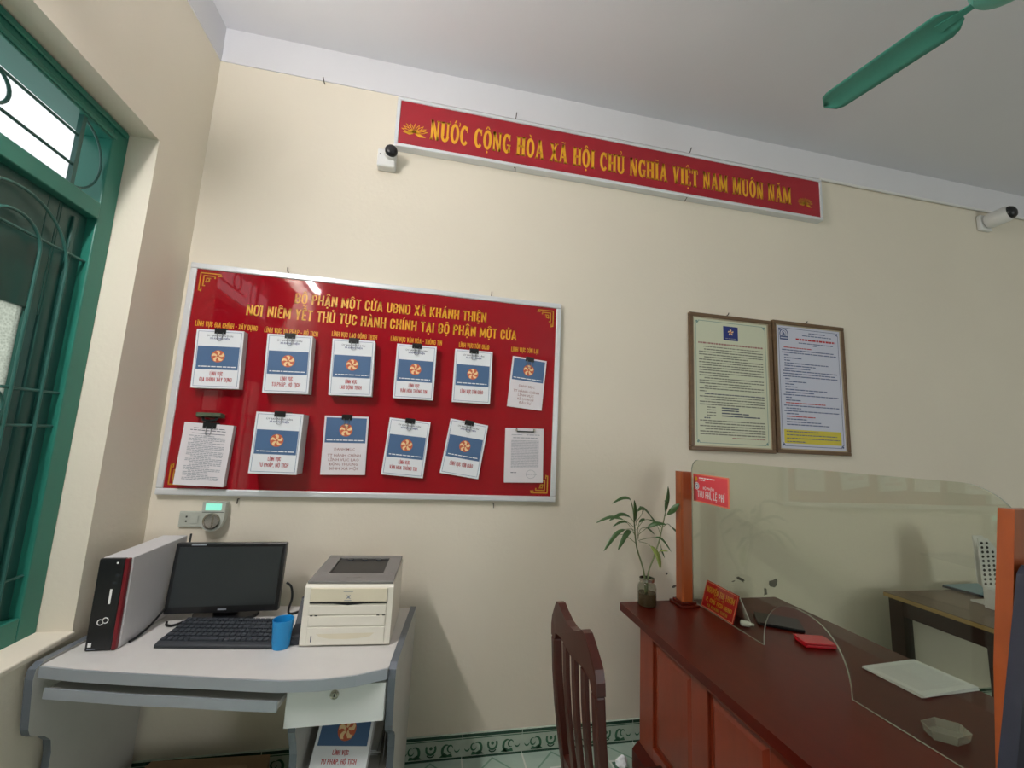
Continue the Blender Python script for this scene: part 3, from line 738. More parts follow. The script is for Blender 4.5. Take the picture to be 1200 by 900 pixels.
R1, R2 = 1.872, 1.480
SPEC = [
 (.206, 1.866, .206, .284, 2.0, .026, 'cover', ['LĨNH VỰC', 'ĐỊA CHÍNH XÂY DỰNG'], 'booklet titled ĐỊA CHÍNH XÂY DỰNG, leftmost of the upper row', 'booklet ĐỊA CHÍNH XÂY DỰNG'),
 (.519, 1.868, .208, .293, 1.8, .030, 'cover', ['LĨNH VỰC', 'TƯ PHÁP, HỘ TỊCH'], 'booklet titled TƯ PHÁP, HỘ TỊCH in the upper row', 'upper booklet TƯ PHÁP, HỘ TỊCH'),
 (.822, 1.874, .206, .288, 1.5, .022, 'cover', ['LĨNH VỰC', 'LAO ĐỘNG TBXH'], 'booklet titled LAO ĐỘNG TBXH, third in the upper row', 'booklet LAO ĐỘNG TBXH'),
 (1.137, 1.876, .204, .286, 0.2, .020, 'cover', ['LĨNH VỰC', 'VĂN HÓA THÔNG TIN'], 'booklet titled VĂN HÓA THÔNG TIN hanging straight in the upper row', 'upper booklet VĂN HÓA THÔNG TIN'),
 (1.44, 1.875, .203, .286, 0.0, .018, 'cover', ['LĨNH VỰC TÔN GIÁO'], 'booklet titled TÔN GIÁO hanging straight in the upper row', 'upper booklet TÔN GIÁO'),
 (1.744, 1.860, .194, .280, -4.0, .008, 'list', ['DANH MỤC', 'TT HÀNH CHÍNH', 'LĨNH VỰC', 'KẾ HOẠCH', 'ĐẦU TƯ'], 'thin tilted DANH MỤC list at the right end of the upper row', 'tilted DANH MỤC list at the upper right'),
 (.206, 1.410, .208, .286, -2.0, .014, 'text', [], 'closely printed grey text sheets at the lower left of the red board', ''),
 (.511, 1.476, .212, .292, -0.4, .040, 'cover', ['LĨNH VỰC', 'TƯ PHÁP, HỘ TỊCH'], 'thickest booklet, TƯ PHÁP, HỘ TỊCH in the lower row', 'thick lower booklet TƯ PHÁP, HỘ TỊCH'),
 (.825, 1.480, .208, .288, 1.3, .012, 'list', ['DANH MỤC', 'TT HÀNH CHÍNH', 'LĨNH VỰC LAO', 'ĐỘNG THƯƠNG', 'BINH XÃ HỘI'], 'DANH MỤC list with a blue top, third in the lower row', 'lower DANH MỤC list of the third column'),
 (1.123, 1.480, .206, .286, -3.8, .016, 'cover', ['LĨNH VỰC', 'VĂN HÓA THÔNG TIN'], 'slightly tilted booklet titled VĂN HÓA THÔNG TIN in the lower row', 'lower booklet VĂN HÓA THÔNG TIN'),
 (1.42, 1.488, .202, .284, -7.6, .012, 'cover', ['LĨNH VỰC TÔN GIÁO'], 'strongly tilted booklet titled TÔN GIÁO in the lower row', 'strongly tilted lower booklet TÔN GIÁO'),
 (1.744, 1.467, .212, .288, 1.2, .010, 'letter', [], 'white stamped letter in a clear sleeve at the lower right of the red board', ''),
]
for (cx, cz, w, h, an, th, kind, lines, lab, cl) in SPEC:
    th = {.026: .045, .030: .060, .022: .050, .020: .042, .018: .030, .014: .030, .040: .095, .016: .020}.get(th, th)
    q = (2.25-.022-th)/2.22; cx, cz, w, h = 1.226+(cx-1.226)*q, 1.54+(cz-1.54)*q, w*q, h*q
    if kind in ('text', 'letter'):
        booklet(cx, cz, w, h, an, th, kind, lines, lab, name='paper_sheaf', cat='papers', group='booklets on the red board')
    else:
        booklet(cx, cz, w, h, an, th, kind, lines, lab)
        binder_clip(cx, cz, h, an, th, 'black binder clip on the '+cl)
binder_clip(.219, 1.411, .282, -2.0, .030, 'black binder clip on the printed text sheets, under the greenish bulldog clip', wide=0.056)
# greenish bulldog clip at lower left
t = thing('bulldog_clip', 'greenish old bulldog clip above the printed text sheets at the lower left', 'clip', (0.212, -0.022, 1.562), (0, math.radians(-1), 0))
mb = MB(); mb.prism([(-.06, -.004, .020), (-.052, -.034, .026), (.052, -.034, .026), (.06, -.004, .020)], (0, 0, .017), M_rustgreen); mb.build('clip_jaw', t, local=True, bevel=0.003)
mb = MB(); mb.tube([(-.03, -.016, .022), (-.022, -.020, .008), (.0, -.020, .004), (.025, -.018, .008), (.034, -.014, .022)], .006, M_black); mb.build('clip_spring', t, local=True)
# wide clip at lower right
t = thing('wire_clip', 'wide black clip with chrome ends on the stamped letter at the lower right', 'clip', (1.744, -0.0335, 1.600), (0, math.radians(-1.2), 0))
mb = MB(); mb.tube([(-.048, .0, .010), (-.046, -.006, -.006), (.046, -.006, -.006), (.050, .0, .008)], .0035, M_black, n=6); mb.build('clip_bar', t, local=True)
for sx in (-1, 1):
    mb = MB(); mb.lathe((sx*.049, -.004, -.004), [(.006, 0), (.006, .010), (.003, .012)], M_chrome, axis=(0, 0, 1), n=10); mb.build('clip_end', t, local=True)

# ------------------------------------------------------------------ framed notices
def framed(x0, x1, z0, z1, pm, border, label, right=False):
    t = thing('framed_notice', label, 'framed notice', ((x0+x1)/2, 0, z0), group='framed notices above the counter')
    frame_mb(x0, x1, z0, z1, 0.024, 0.022, M_brownframe).build('frame', t, bevel=0.004)
    frame_mb(x0+.024, x1-.024, z0+.024, z1-.024, 0.007, 0.016, M_framegold).build('fillet', t)
    mb = MB(); mb.box((x0+.03, -.0125, z0+.03), (x1-.03, -.003, z1-.03), pm)
    F = Frame2D((0, -.0130, 0)); rnd = random.Random(5 if right else 9)
    a0, a1, c0, c1 = x0+.045, x1-.045, z0+.045, z1-.045
    for q in ((a0+.02, c0, a1-.02, c0+.003), (a0+.02, c1-.003, a1-.02, c1), (a0, c0+.02, a0+.003, c1-.02), (a1-.003, c0+.02, a1, c1-.02)): mb.rect(F, *q, border)
    for (cx, cz, aa) in ((a0, c0, 0), (a1, c0, 90), (a1, c1, 180), (a0, c1, 270)):
        mb.arc(F, cx, cz, .02, .02, aa, aa+90, .004, border); mb.disc(F, cx+(.008 if cx == a0 else -.008), cz+(.008 if cz == c0 else -.008), .007, border, n=10)
    L0, L1 = a0+.022, a1-.022; cx = (a0+a1)/2
    if not right:
        mb.rect(F, cx-.055, c1-.112, cx+.050, c1-.022, M_navy); emblem(mb, F, cx-.002, c1-.060, .022, .0003, disc=False); mb.disc(F, cx-.002, c1-.060, .006, M_orange, .0008, 10)
        bars(mb, F, cx-.04, cx+.036, c1-.100, .004, M_grayink, .0004, rnd)
        bars(mb, F, L0-.004, L1+.004, c1-.142, .010, M_browntext, 0, rnd, (.008, .022), .004)
        bars(mb, F, L0+.03, L1, c1-.165, .0055, M_docink, 0, rnd)
        z = c1-.182; i = 0
        short = {3: .75, 10: .45, 13: .8, 16: .1, 25: .0}
        for i in range(33):
            e = L1 if i not in short else L0+(L1-L0)*short[i]
            s_ = L0+(.035 if i in (0, 3, 11, 14, 17, 19, 28, 30) else 0)
            if 22 <= i <= 25:
                bars(mb, F, L0+.05, L0+.11, z, .006, M_docink, 0, rnd); bars(mb, F, L0+.15, L0+.15+(.12, .12, .19, .27)[i-22], z, .007, M_ink, 0, rnd, (.05, .09))
            elif i == 26: bars(mb, F, L0+.03, L0+.07, z, .007, M_ink, 0, rnd)
            elif e > s_+.01:
                bars(mb, F, s_, e, z, .0062, M_ink if i == 17 else M_docink, 0, rnd, (.012, .04), .003)
            z -= .0163
        bars(mb, F, L0+.22, L1, z-.002, .005, M_browntext, 0, rnd)
    else:
        ex, ez = a0+.042, c1-.040
        mb.arc(F, ex, ez, .030, .032, -20, 200, .007, M_docblue); mb.arc(F, ex, ez+.002, .016, .018, 0, 360, .004, M_docblue); mb.rect(F, ex-.032, ez-.040, ex+.032, ez-.014, M_docblue)
        mb.rect(F, ex-.026, ez-.030, ex+.026, ez-.024, pm, .0003); mb.shape(F, [(ex, ez+.014), (ex+.010, ez-.006), (ex-.010, ez-.006)], M_docblue)
        bars(mb, F, cx+.0, cx+.13, c1-.022, .006, M_docblue, 0, rnd); bars(mb, F, cx-.05, cx+.18, c1-.040, .006, M_docblue, 0, rnd)
        bars(mb, F, cx-.10, L1, c1-.068, .012, M_redtext, 0, rnd, (.014, .03), .005)
        bars(mb, F, cx-.08, L1-.02, c1-.092, .006, M_docblue, 0, rnd); bars(mb, F, cx+.03, cx+.06, c1-.105, .004, M_docblue, 0, rnd)
        z = c1-.128
        lens = [.55, .95, 1, .12, .35, .14, .85, .6, .5, 1, .95, 1, .12, .42, .2, .25, .8, .55, 1, .14, .3, .75, 1, .3, 1, .25, .55, .4, .65, .8]
        for i, q in enumerate(lens):
            red = i in (0, 21, 26)
            bars(mb, F, L0+(.015 if q < .9 else 0), L0+(L1-L0)*q, z, .0062, M_redtext if red else M_docblue, 0, rnd, (.012, .045), .003); z -= .0172
        mb.rect(F, L0-.008, c0+.018, L1+.004, c0+.105, M_yellow)
        for j, q in enumerate((.6, .95, 1, .35)): bars(mb, F, L0+.01, L0+.01+(L1-L0-.02)*q, c0+.092-.021*j, .0055, M_docblue, .0003, rnd)
    mb.build('print', t)
    return t
framed(2.757, 3.346, 1.538, 2.386, M_docA, M_teal, 'pale green printed notice with a navy emblem, in a brown frame')
framed(3.356, 3.910, 1.545, 2.398, M_docB, M_docblue, 'lavender printed notice with a yellow box at its bottom, in a brown frame', True)

# ------------------------------------------------------------------ socket and plug-in timer
t = thing('wall_socket', 'grey double wall socket under the red notice board', 'socket', (0.20, 0, 1.112))
mb = MB(); mb.box((.132, -.012, 1.078), (.262, 0, 1.148), M_greypl); mb.build('face_plate', t, bevel=.004)
mb = MB()
for zz in (1.124, 1.104): mb.box((.160, -.0126, zz-.004), (.167, -.0115, zz+.004), M_hole)
mb.build('socket_hole', t)
mb = MB(); mb.box((.180, -.0150, 1.094), (.212, -.012, 1.132), M_greypl); mb.build('switch', t, bevel=.002)
t = thing('plug_timer', 'pale plug-in timer with a lit green display and round dial beside the wall socket', 'timer', (0.285, 0, 1.07))
mb = MB(); pts = [(.238, 1.196), (.238, 1.110)]+[(.283+.046*math.cos(w), 1.112+.046*math.sin(w)) for w in [math.radians(190+i*16) for i in range(10)]]+[(.334, 1.125), (.334, 1.196)]
mb.prism([(x, -.012, z) for x, z in pts], (0, -.034, 0), M_greypl); mb.build('housing', t, bevel=.004)
mb = MB(); mb.box((.252, -.0475, 1.160), (.318, -.045, 1.190), M_lcd); mb.build('display', t)
mb = MB(); mb.lathe((.284, -.046, 1.112), [(.036, 0), (.036, .006), (.030, .008), (.030, .004)], M_chrome, axis=(0, -1, 0)); mb.box((.279, -.060, 1.084), (.289, -.046, 1.140), M_chrome); mb.build('dial', t)
mb = MB(); mb.box((.240, -.0466, 1.150), (.332, -.0455, 1.1525), M_ring); mb.build('seam', t)

# ------------------------------------------------------------------ computer desk
t = thing('computer_desk', 'grey laminate computer desk with bowed front in the left corner of the room', 'desk', (0.6, -0.35, 0))
t.location = (.107, -.03, 0); t.rotation_euler = (0, 0, math.radians(-6))
DW = 1.105
front = [(0, -.500), (.12, -.522), (.30, -.544), (.48, -.560), (.66, -.578), (.78, -.588), (.90, -.582), (1.01, -.556), (DW, -.513)]
def dbuild(mb, name, parent=None, **k): return mb.build(name, parent or t, local=True, **k)
mb = MB(); mb.prism([(x, y, .718) for x, y in front+[(DW, 0), (0, 0)]], (0, 0, .032), M_desktop); dbuild(mb, 'desktop', bevel=.002)
mb = MB(); mb.prism([(x, y-.001, .716) for x, y in front]+[(x, y-.007, .716) for x, y in front[::-1]], (0, 0, .0338), M_silver); dbuild(mb, 'front_edge', bevel=.002)
tray = [(.035, -.512), (.16, -.528), (.32, -.548), (.48, -.562), (.66, -.580), (.782, -.589)]
mb = MB(); mb.prism([(x, y, .664) for x, y in tray+[(.782, -.20), (.035, -.20)]], (0, 0, .018), M_desk); dbuild(mb, 'keyboard_tray')
mb = MB(); mb.prism([(x, y-.001, .660) for x, y in tray]+[(x, y-.007, .660) for x, y in tray[::-1]], (0, 0, .031), M_silver); dbuild(mb, 'tray_edge', bevel=.002)
prof = [(0, 0), (0, .757), (-.490, .757), (-.512, .744), (-.516, .715), (-.500, .560), (-.492, .540), (-.475, .525), (-.440, .505), (-.412, .475), (-.402, .43), (-.402, 0)]
for u0 in (-.028, DW+.001):
    mb = MB(); mb.prism([(u0, y, z) for y, z in prof], (.025, 0, 0), M_desk, M_deskedge); dbuild(mb, 'side_panel', bevel=.002)
ip = [(-.02, 0), (-.02, .714), (-.530, .714), (-.530, .56), (-.51, .52), (-.490, .47), (-.48, .40), (-.48, 0)]
mb = MB(); mb.prism([(.800, y, z) for y, z in ip], (.024, 0, 0), M_desk, M_deskedge); dbuild(mb, 'pedestal_panel', bevel=.003)
mb = MB(); mb.box((.824, -.49, .335), (DW, -.03, .353), M_desk); dbuild(mb, 'shelf')
mb = MB(); mb.box((.826, -.495, .602), (DW-.002, -.10, .700), M_desk); dbuild(mb, 'drawer_box')
mb = MB(); mb.prism([(.793, -.555, .588), (DW-.004, -.520, .588), (DW-.004, -.498, .588), (.793, -.533, .588)], (0, 0, .118), M_drawer); dr = dbuild(mb, 'drawer', bevel=.002)
ax = Vector((.10, -1, 0)).normalized(); c = Vector((.940, -.5385, .680))
mb = MB(); mb.lathe(c, [(.014, 0), (.014, .004), (.011, .0045), (.011, .003), (.008, .003), (.0075, .007)], M_chrome, axis=ax); mb.box((c.x-.001, c.y-.0085, .675), (c.x+.002, c.y-.006, .685), M_hole); mb.build('drawer_lock', dr, local=True)

# papers on the desk shelf
t = thing('booklet', 'loose booklet with blue printed cover leaning on a paper stack under the desk drawer', 'booklet', (0.985, -.45, .353))
mt = Matrix.Translation(Vector((1.005, -.585, .388))) @ Matrix.Rotation(math.radians(-8), 4, 'Z') @ Matrix.Rotation(math.radians(52), 4, 'X')
mb = MB(); mb.box((-.095, 0, -.030), (.095, .245, .008), M_pages, mt); mb.build('page_stack', t)
mb = MB(); mb.box((-.0955, -.0005, .008), (.0955, .2455, .0095), M_paper, mt)
F = Frame2D(mt @ Vector((0, 0, .0099)), mt.to_3x3() @ Vector((1, 0, 0)), mt.to_3x3() @ Vector((0, 1, 0)), mt.to_3x3() @ Vector((0, 0, 1)))
mb.rect(F, -.086, .070, .086, .180, M_blue, .0001); emblem(mb, F, .005, .115, .032, .0003); sans(mb, F, 'LĨNH VỰC', 0, .046, .055, .013, M_redtext, .0002); sans(mb, F, 'TƯ PHÁP, HỘ TỊCH', 0, .022, .12, .013, M_redtext, .0002)
mb.build('cover_sheet', t)
t = thing('paper_stack', 'stack of white paper lying on the desk shelf under the blue-covered booklet', 'papers', (0.98, -.40, .353))
mb = MB()
for i in range(6):
    a = math.radians(random.uniform(-6, 3)); m2 = Matrix.Translation(Vector((1.040+random.uniform(-.008, .008), -.31, .3535+i*.0032))) @ Matrix.Rotation(a, 4, 'Z')
    mb.box((-.105, -.150, 0), (.105, .15, .0032), M_paper if i % 2 else M_pages, m2)
mb.build('sheets', t)
t = thing('plastic_sleeve', 'clear plastic sleeve standing against the right desk panel beside the shelf booklet', 'plastic sleeve', (1.12, -.4, .353))
mb = MB(); mb.prism([(1.140, -.55, .354), (1.148, -.2, .354), (1.158, -.2, .58), (1.148, -.51, .585)], (.0012, 0, 0), M_clear); mb.build('sleeve', t)
mb = MB(); mb.prism([(1.150, -.50, .354), (1.158, -.22, .354), (1.162, -.22, .55), (1.154, -.47, .56)], (.0012, 0, 0), M_paper); mb.build('sheet', t)

# ------------------------------------------------------------------ computer tower
t = thing('computer_tower', 'slim light grey desktop computer with black front and red stripe, beside the window', 'computer', (.165, -.25, .750))
X0, X1, Y0, Y1, Z0, Z1 = .118, .214, -.445, -.085, .752, 1.058
mb = MB(); mb.box((X0, Y0+.012, Z0), (X1, Y1, Z1), M_pc); mb.build('case', t, bevel=.003)
mb = MB(); mb.box((X0, Y0-.004, Z0), (X1-.017, Y0+.012, Z1), M_black); fp = mb.build('front_panel', t, bevel=.003)
mb = MB(); mb.box((X1-.0165, Y0-.005, Z0), (X1-.004, Y0+.012, Z1), M_pcred); mb.build('red_stripe', t, bevel=.003)
mb = MB(); F = Frame2D((0, Y0-.0046, 0))
mb.arc(F, .152, .845, .0085, .009, 0, 360, .003, M_whiteprint, n=20); mb.arc(F, .167, .851, .0085, .009, 0, 360, .003, M_whiteprint, n=20)
mb.build('logo', fp)
mb = MB(); mb.rect(F, .166, .905, .173, .955, M_whiteprint, .0004); mb.build('label_sticker', fp)
mb = MB(); mb.rect(F, .126, .765, .137, .779, M_whiteprint, .0004); mb.rect(F, .1255, .757, .150, .760, M_grayink, .0004); mb.build('badge', fp)
mb = MB(); mb.disc(F, .176, 1.043, .0035, M_whiteprint, .0004, 10); mb.build('power_light', fp)
for q in ((.170, .972, .184, .978), (.176, .998, .188, 1.004)):
    mb = MB(); mb.rect(F, *q, M_ring, .0004); mb.build('port', fp)

# ------------------------------------------------------------------ monitor
t = thing('monitor', 'black flat computer monitor, switched off, at the back of the grey desk', 'monitor', (.445, -.17, .750), (0, 0, 0))
mt = Matrix.Translation(Vector((.443, -.215, .780))) @ Matrix.Rotation(math.radians(1.0), 4, 'Z') @ Matrix.Rotation(math.radians(-6), 4, 'X')
mb = MB(); mb.box((-.212, -.008, 0), (.212, .024, .272), M_black, mt); mb.build('housing', t, bevel=.004)
mb = MB(); mb.box((-.197, -.0095, .026), (.197, -.0075, .256), M_screen, mt); mb.build('screen', t)
mb = MB(); mb.prism([tuple(mt @ Vector(p)) for p in ((-.13, .024, .05), (.13, .024, .05), (.10, .024, .22), (-.10, .024, .22))], tuple(mt.to_3x3() @ Vector((0, .03, 0))), M_blackm); mb.build('back_cover', t, bevel=.006)
mb = MB(); F = Frame2D(mt @ Vector((0, -.0085, 0)), mt.to_3x3() @ Vector((1, 0, 0)), mt.to_3x3() @ Vector((0, 0, 1)), mt.to_3x3() @ Vector((0, -1, 0)))
mb.rect(F, -.016, .010, .016, .016, M_grayink, .0005); mb.build('badge', t); mb = MB(); mb.rect(F, -.155, .262, -.10, .268, M_grayink, .0005); mb.build('sticker', t)
mb = MB(); mb.box((-.045, .024, -.028), (.045, .06, .08), M_black, mt); mb.build('stand_neck', t, bevel=.006)
mb = MB(); n = 28; mb.prism([(.445+.125*math.cos(2*PI*i/n), -.175+.085*math.sin(2*PI*i/n), .7505) for i in range(n)], (0, 0, .013), M_black); mb.build('stand_base', t, bevel=.004)
# cables
def cable(pts, r, m, label, name='cable'):
    P = [Vector(p) for p in pts]; out = []
    for i in range(len(P)-1):
        p0, p1, p2, p3 = P[max(i-1, 0)], P[i], P[i+1], P[min(i+2, len(P)-1)]
        for k in range(8):
            u = k/8; out.append(0.5*((2*p1)+(-p0+p2)*u+(2*p0-5*p1+4*p2-p3)*u*u+(-p0+3*p1-3*p2+p3)*u**3))
    out.append(P[-1]); b = MB(); b.tube(out, r, m, n=7)
    return tag(b.build(name), label, 'cable')
cable([(.222, -.075, 1.062), (.230, -.100, .99), (.236, -.13, .90), (.236, -.20, .82), (.232, -.29, .775), (.225, -.36, .757), (.221, -.395, .756)], .0042, M_black, 'black cable sweeping down from the tower top to its front along the grey side')
cable([(.255, -.235, .756), (.268, -.262, .756), (.290, -.272, .756), (.306, -.255, .756), (.312, -.238, .756)], .0045, M_black, 'loop of black cable under the lower left corner of the monitor')
cable([(.668, -.175, .88), (.690, -.18, .862), (.700, -.19, .82), (.694, -.20, .775), (.705, -.19, .757), (.76, -.14, .757), (.80, -.12, .757)], .0048, M_black, 'black cable arching down beside the right edge of the monitor')

# ------------------------------------------------------------------ keyboard
t = thing('keyboard', 'black keyboard lying on the desk in front of the monitor', 'keyboard', (.540, -.385, .750), (0, 0, math.radians(-6.5)))
mb = MB(); mb.prism([(-.205, -.085, .001), (-.205, -.085, .012), (-.205, -.07, .018), (-.205, .08, .034), (-.205, .085, .030), (-.205, .085, .001)], (.405, 0, 0), M_blackm); mb.build('base', t, local=True, bevel=.003)
mb = MB()
sl = (.034-.018)/.15
for r in range(6):
    y = -.058+r*.0255; x = -.198; row = 0
    while x < .186:
        w = .0165
        if r == 0 and -.115 < x < -.09: w = .095
        elif row == 0 and r in (1, 2, 3): w = .022
        if not (.073 < x+w/2 < .082 or .135 < x+w/2 < .142):
            z = .018+(y+.07)*sl
            mb.prism([(x, y-.009, z-.001), (x+w, y-.009, z-.001), (x+w, y+.009, z+.001), (x, y+.009, z+.001)], (0, -.0004, .007), M_key)
        x += w+.0032; row += 1
mb.build('keys', t, local=True)

# ------------------------------------------------------------------ cup
t = thing('cup', 'bright blue plastic cup standing on the desk in front of the printer', 'cup', (.752, -.475, .750))
mb = MB(); mb.lathe((.752, -.475, .7502), [(.028, 0), (.0295, .004), (.036, .094), (.0362, .098), (.0345, .098), (.033, .092), (.027, .006), (.001, .005)], M_cup, n=30); mb.build('cup_body', t)
# ------------------------------------------------------------------ black desk device
t = thing('plastic_device', 'black plastic device wedged between the blue cup and the printer', 'device', (.792, -.40, .750))
mb = MB(); mb.prism([(.776, -.47, .7505), (.776, -.30, .7505), (.776, -.30, .868), (.776, -.34, .875), (.776, -.40, .80), (.776, -.47, .785)], (.038, 0, 0), M_blackm); mb.build('housing', t, bevel=.005)
mb = MB(); mb.box((.782, -.4715, .762), (.806, -.469, .770), M_ring); mb.build('slot', t)

# ------------------------------------------------------------------ printer
t = thing('laser_printer', 'ivory laser printer with grey lid on the right end of the desk', 'printer', (.985, -.34, .750), (0, 0, math.radians(-3)))
px0, px1, py0, py1, pz0, pz1 = .824, 1.148, -.492, -.175, .752, .968
mb = MB(); mb.prism([(px0, py0, pz0), (px0, py0+.004, pz1-.01), (px0, py0+.016, pz1), (px0, py1, pz1+.014), (px0, py1, pz0)], (px1-px0, 0, 0), M_prn); mb.build('housing', t, bevel=.008, seg=3)
F = Frame2D((0, py0-.001, 0))
mb = MB(); mb.box((px0+.022, py0-.004, .908), (px1-.022, py0+.01, .957), M_prn2)
G = Frame2D((0, py0-.0046, 0)); mb.rect(G, .965, .945, 1.000, .9485, M_grayink); mb.shape(G, [(.974, .918), (.982, .926), (.976, .934), (.984, .930), (.992, .934), (.988, .925), (.994, .918), (.984, .922)], M_grayink); mb.rect(G, .970, .9125, .996, .915, M_grayink)
mb.build('front_cover', t, bevel=.003)
mb = MB(); mb.prism([(px0+.022, -.4925, .9065), (px1-.022, -.4925, .9065), (px1-.022, -.4925, .902), (1.04, -.4925, .901), (.985, -.4925, .896), (.93, -.4925, .901), (px0+.022, -.4925, .902)], (0, -.001, 0), M_black); mb.build('slot', t)
mb = MB(); mb.box((px0+.022, py0-.003, .862), (px1-.022, py0+.01, .8955), M_prn); mb.build('manual_feed_door', t, bevel=.003)
mb = MB(); mb.box((px0+.022, py0-.003, .822), (px1-.022, py0+.01, .8585), M_prn); mb.build('front_strip', t, bevel=.003)
mb = MB(); mb.box((px0+.022, py0-.003, .756), (px1-.022, py0+.01, .819), M_prn); cas = mb.build('paper_cassette', t, bevel=.003)
mb = MB(); pts = [(.880+.0, .796), (1.090, .798), (1.075, .786), (1.03, .779), (.985, .777), (.93, .779), (.895, .785)]
mb.shape(Frame2D((0, py0-.0034, 0)), pts, M_prn2); mb.build('handle_recess', cas)
mb = MB(); mb.rect(Frame2D((0, py0-.0034, 0)), .862, .768, .866, .790, M_ink); mb.build('badge', cas)
for xx in (px0+.028, px0+.045, px1-.055, px1-.034):
    mb = MB(); mb.rect(Frame2D((0, py0-.0022, 0)), xx, .8585, xx+.010, .8620, M_hole, .0012); mb.build('latch', t)
# lid: tilted grey plate with an open dark tray
nl = Vector((0, (pz1+.014)-pz1, -(py1-py0-.016))).normalized()*-1
mt = Matrix.Translation(Vector(((px0+px1)/2, py0+.016, pz1+.0005))) @ Matrix.Rotation(math.atan2(.014, py1-py0-.016), 4, 'X')
W2 = (px1-px0)/2; D = py1-py0-.014
mb = MB()
mb.box((-W2+.004, -.004, 0), (W2-.004, .085, .009), M_prngrey, mt); mb.box((-W2+.004, D-.03, 0), (W2-.004, D, .009), M_prngrey, mt)
mb.box((-W2+.004, .085, 0), (-.105, D-.03, .009), M_prngrey, mt); mb.box((.105, .085, 0), (W2-.004, D-.03, .009), M_prngrey, mt)
lid = mb.build('lid', t, bevel=.002)
mb = MB(); mb.box((-.105, .085, .0005), (.105, D-.03, .002), M_black, mt)
for i in range(3): mb.box((-.07+i*.06, D-.05, .002), (-.05+i*.06, D-.035, .006), M_ring, mt)
mb.build('output_tray', t)
mb = MB(); n = 16; mb.prism([tuple(mt @ Vector((.028*math.cos(2*PI*i/n)+.0, .042+.010*math.sin(2*PI*i/n), .0088))) for i in range(n)], tuple(mt.to_3x3() @ Vector((0, 0, .001))), M_prngrey); mb.build('lid_button', t)

# cardboard on the floor below the desk
t = thing('cardboard_box', 'brown flattened cardboard box on the floor under the grey desk', 'box', (.5, -.25, 0))
mb = MB(); mb.prism([(.14, -.36, .002), (.70, -.34, .002), (.66, -.10, .002), (.20, -.08, .002)], (0, 0, .15), M_card); mb.build('carton', t, bevel=.004)
mb = MB(); mb.prism([(.15, -.34, .153), (.69, -.32, .153), (.60, -.20, .185), (.26, -.20, .190)], (0, 0, .003), M_card); mb.build('flap', t)

# ------------------------------------------------------------------ chair
def rounded_bar(mb, pts, w, d, m):
    """bar of rectangular section (w along y, d along x) through points"""
    vs = []
    for p in pts:
        p = Vector(p)
        for sx, sy in ((-1, -1), (1, -1), (1, 1), (-1, 1)): vs.append(p+Vector((sx*d/2, sy*w/2, 0)))
    fs = [(3, 2, 1, 0), tuple(4*(len(pts)-1)+i for i in range(4))]
    for i in range(len(pts)-1):
        for j in range(4): fs.append((4*i+j, 4*i+(j+1) % 4, 4*i+4+(j+1) % 4, 4*i+4+j))
    mb.add(vs, fs, m)
t = thing('wooden_chair', 'dark red-brown wooden chair with slatted back in front of the counter', 'chair', (1.935, -.935, 0), (0, 0, math.radians(2)))
def backx(z): return -.165-.055*((z-.45)/.5)-.012*math.sin(PI*min(1, max(0, (z-.45)/.5)))
zs = [.44, .55, .66, .77, .88]
for y in (-.166, .166):
    mb = MB(); rounded_bar(mb, [(-.20, y*1.02, .0), (-.172, y, .30)]+[(backx(z), y, z) for z in zs], .034, .030, M_chair); mb.build('leg', t, local=True, bevel=.006)
for y in (-.165, .165):
    mb = MB(); rounded_bar(mb, [(.185, y, 0), (.180, y*.99, .39)], .036, .036, M_chair); mb.build('leg', t, local=True, bevel=.006)
# crest rail: two lobes, dipped centre, sloping shoulders
prof_top = [(-.186, .880), (-.185, .915), (-.176, .945), (-.158, .968), (-.138, .992), (-.118, 1.012), (-.098, 1.014), (-.075, 1.000), (-.035, .984), (0, .980), (.035, .984), (.075, 1.000), (.098, 1.014), (.118, 1.012), (.138, .992), (.158, .968), (.176, .945), (.185, .915), (.186, .880)]
prof_bot = [(.150, .880), (.140, .902), (.095, .910), (.0, .896), (-.095, .910), (-.140, .902), (-.150, .880)]
mb = MB(); d = .026
mb.prism([(backx(z)-d/2, y, z) for y, z in prof_top+prof_bot], (d, 0, 0), M_chair); mb.build('crest_rail', t, local=True, bevel=.005)
for y in (-.075, 0, .075):
    mb = MB(); rounded_bar(mb, [(backx(z), y, z) for z in (.50, .60, .70, .80, .896)], .034, .014, M_chair); mb.build('back_slat', t, local=True, bevel=.003)
mb = MB(); rounded_bar(mb, [(backx(.48), 0, .475), (backx(.52), 0, .52)], .33, .022, M_chair); mb.build('back_rail', t, local=True, bevel=.003)
mb = MB(); mb.prism([(-.20, -.18, .392), (.20, -.19, .392), (.21, 0, .392), (.20, .19, .392), (-.20, .18, .392)], (0, 0, .024), M_chair); mb.build('seat', t, local=True, bevel=.008)
for y in (-.165, .165):
    mb = MB(); mb.box((-.17, y-.010, .20), (.18, y+.010, .235), M_chair); mb.build('stretcher', t, local=True, bevel=.003)
mb = MB(); mb.box((-.16, -.155, .335), (.18, .155, .391), M_chair); mb.build('apron', t, local=True)

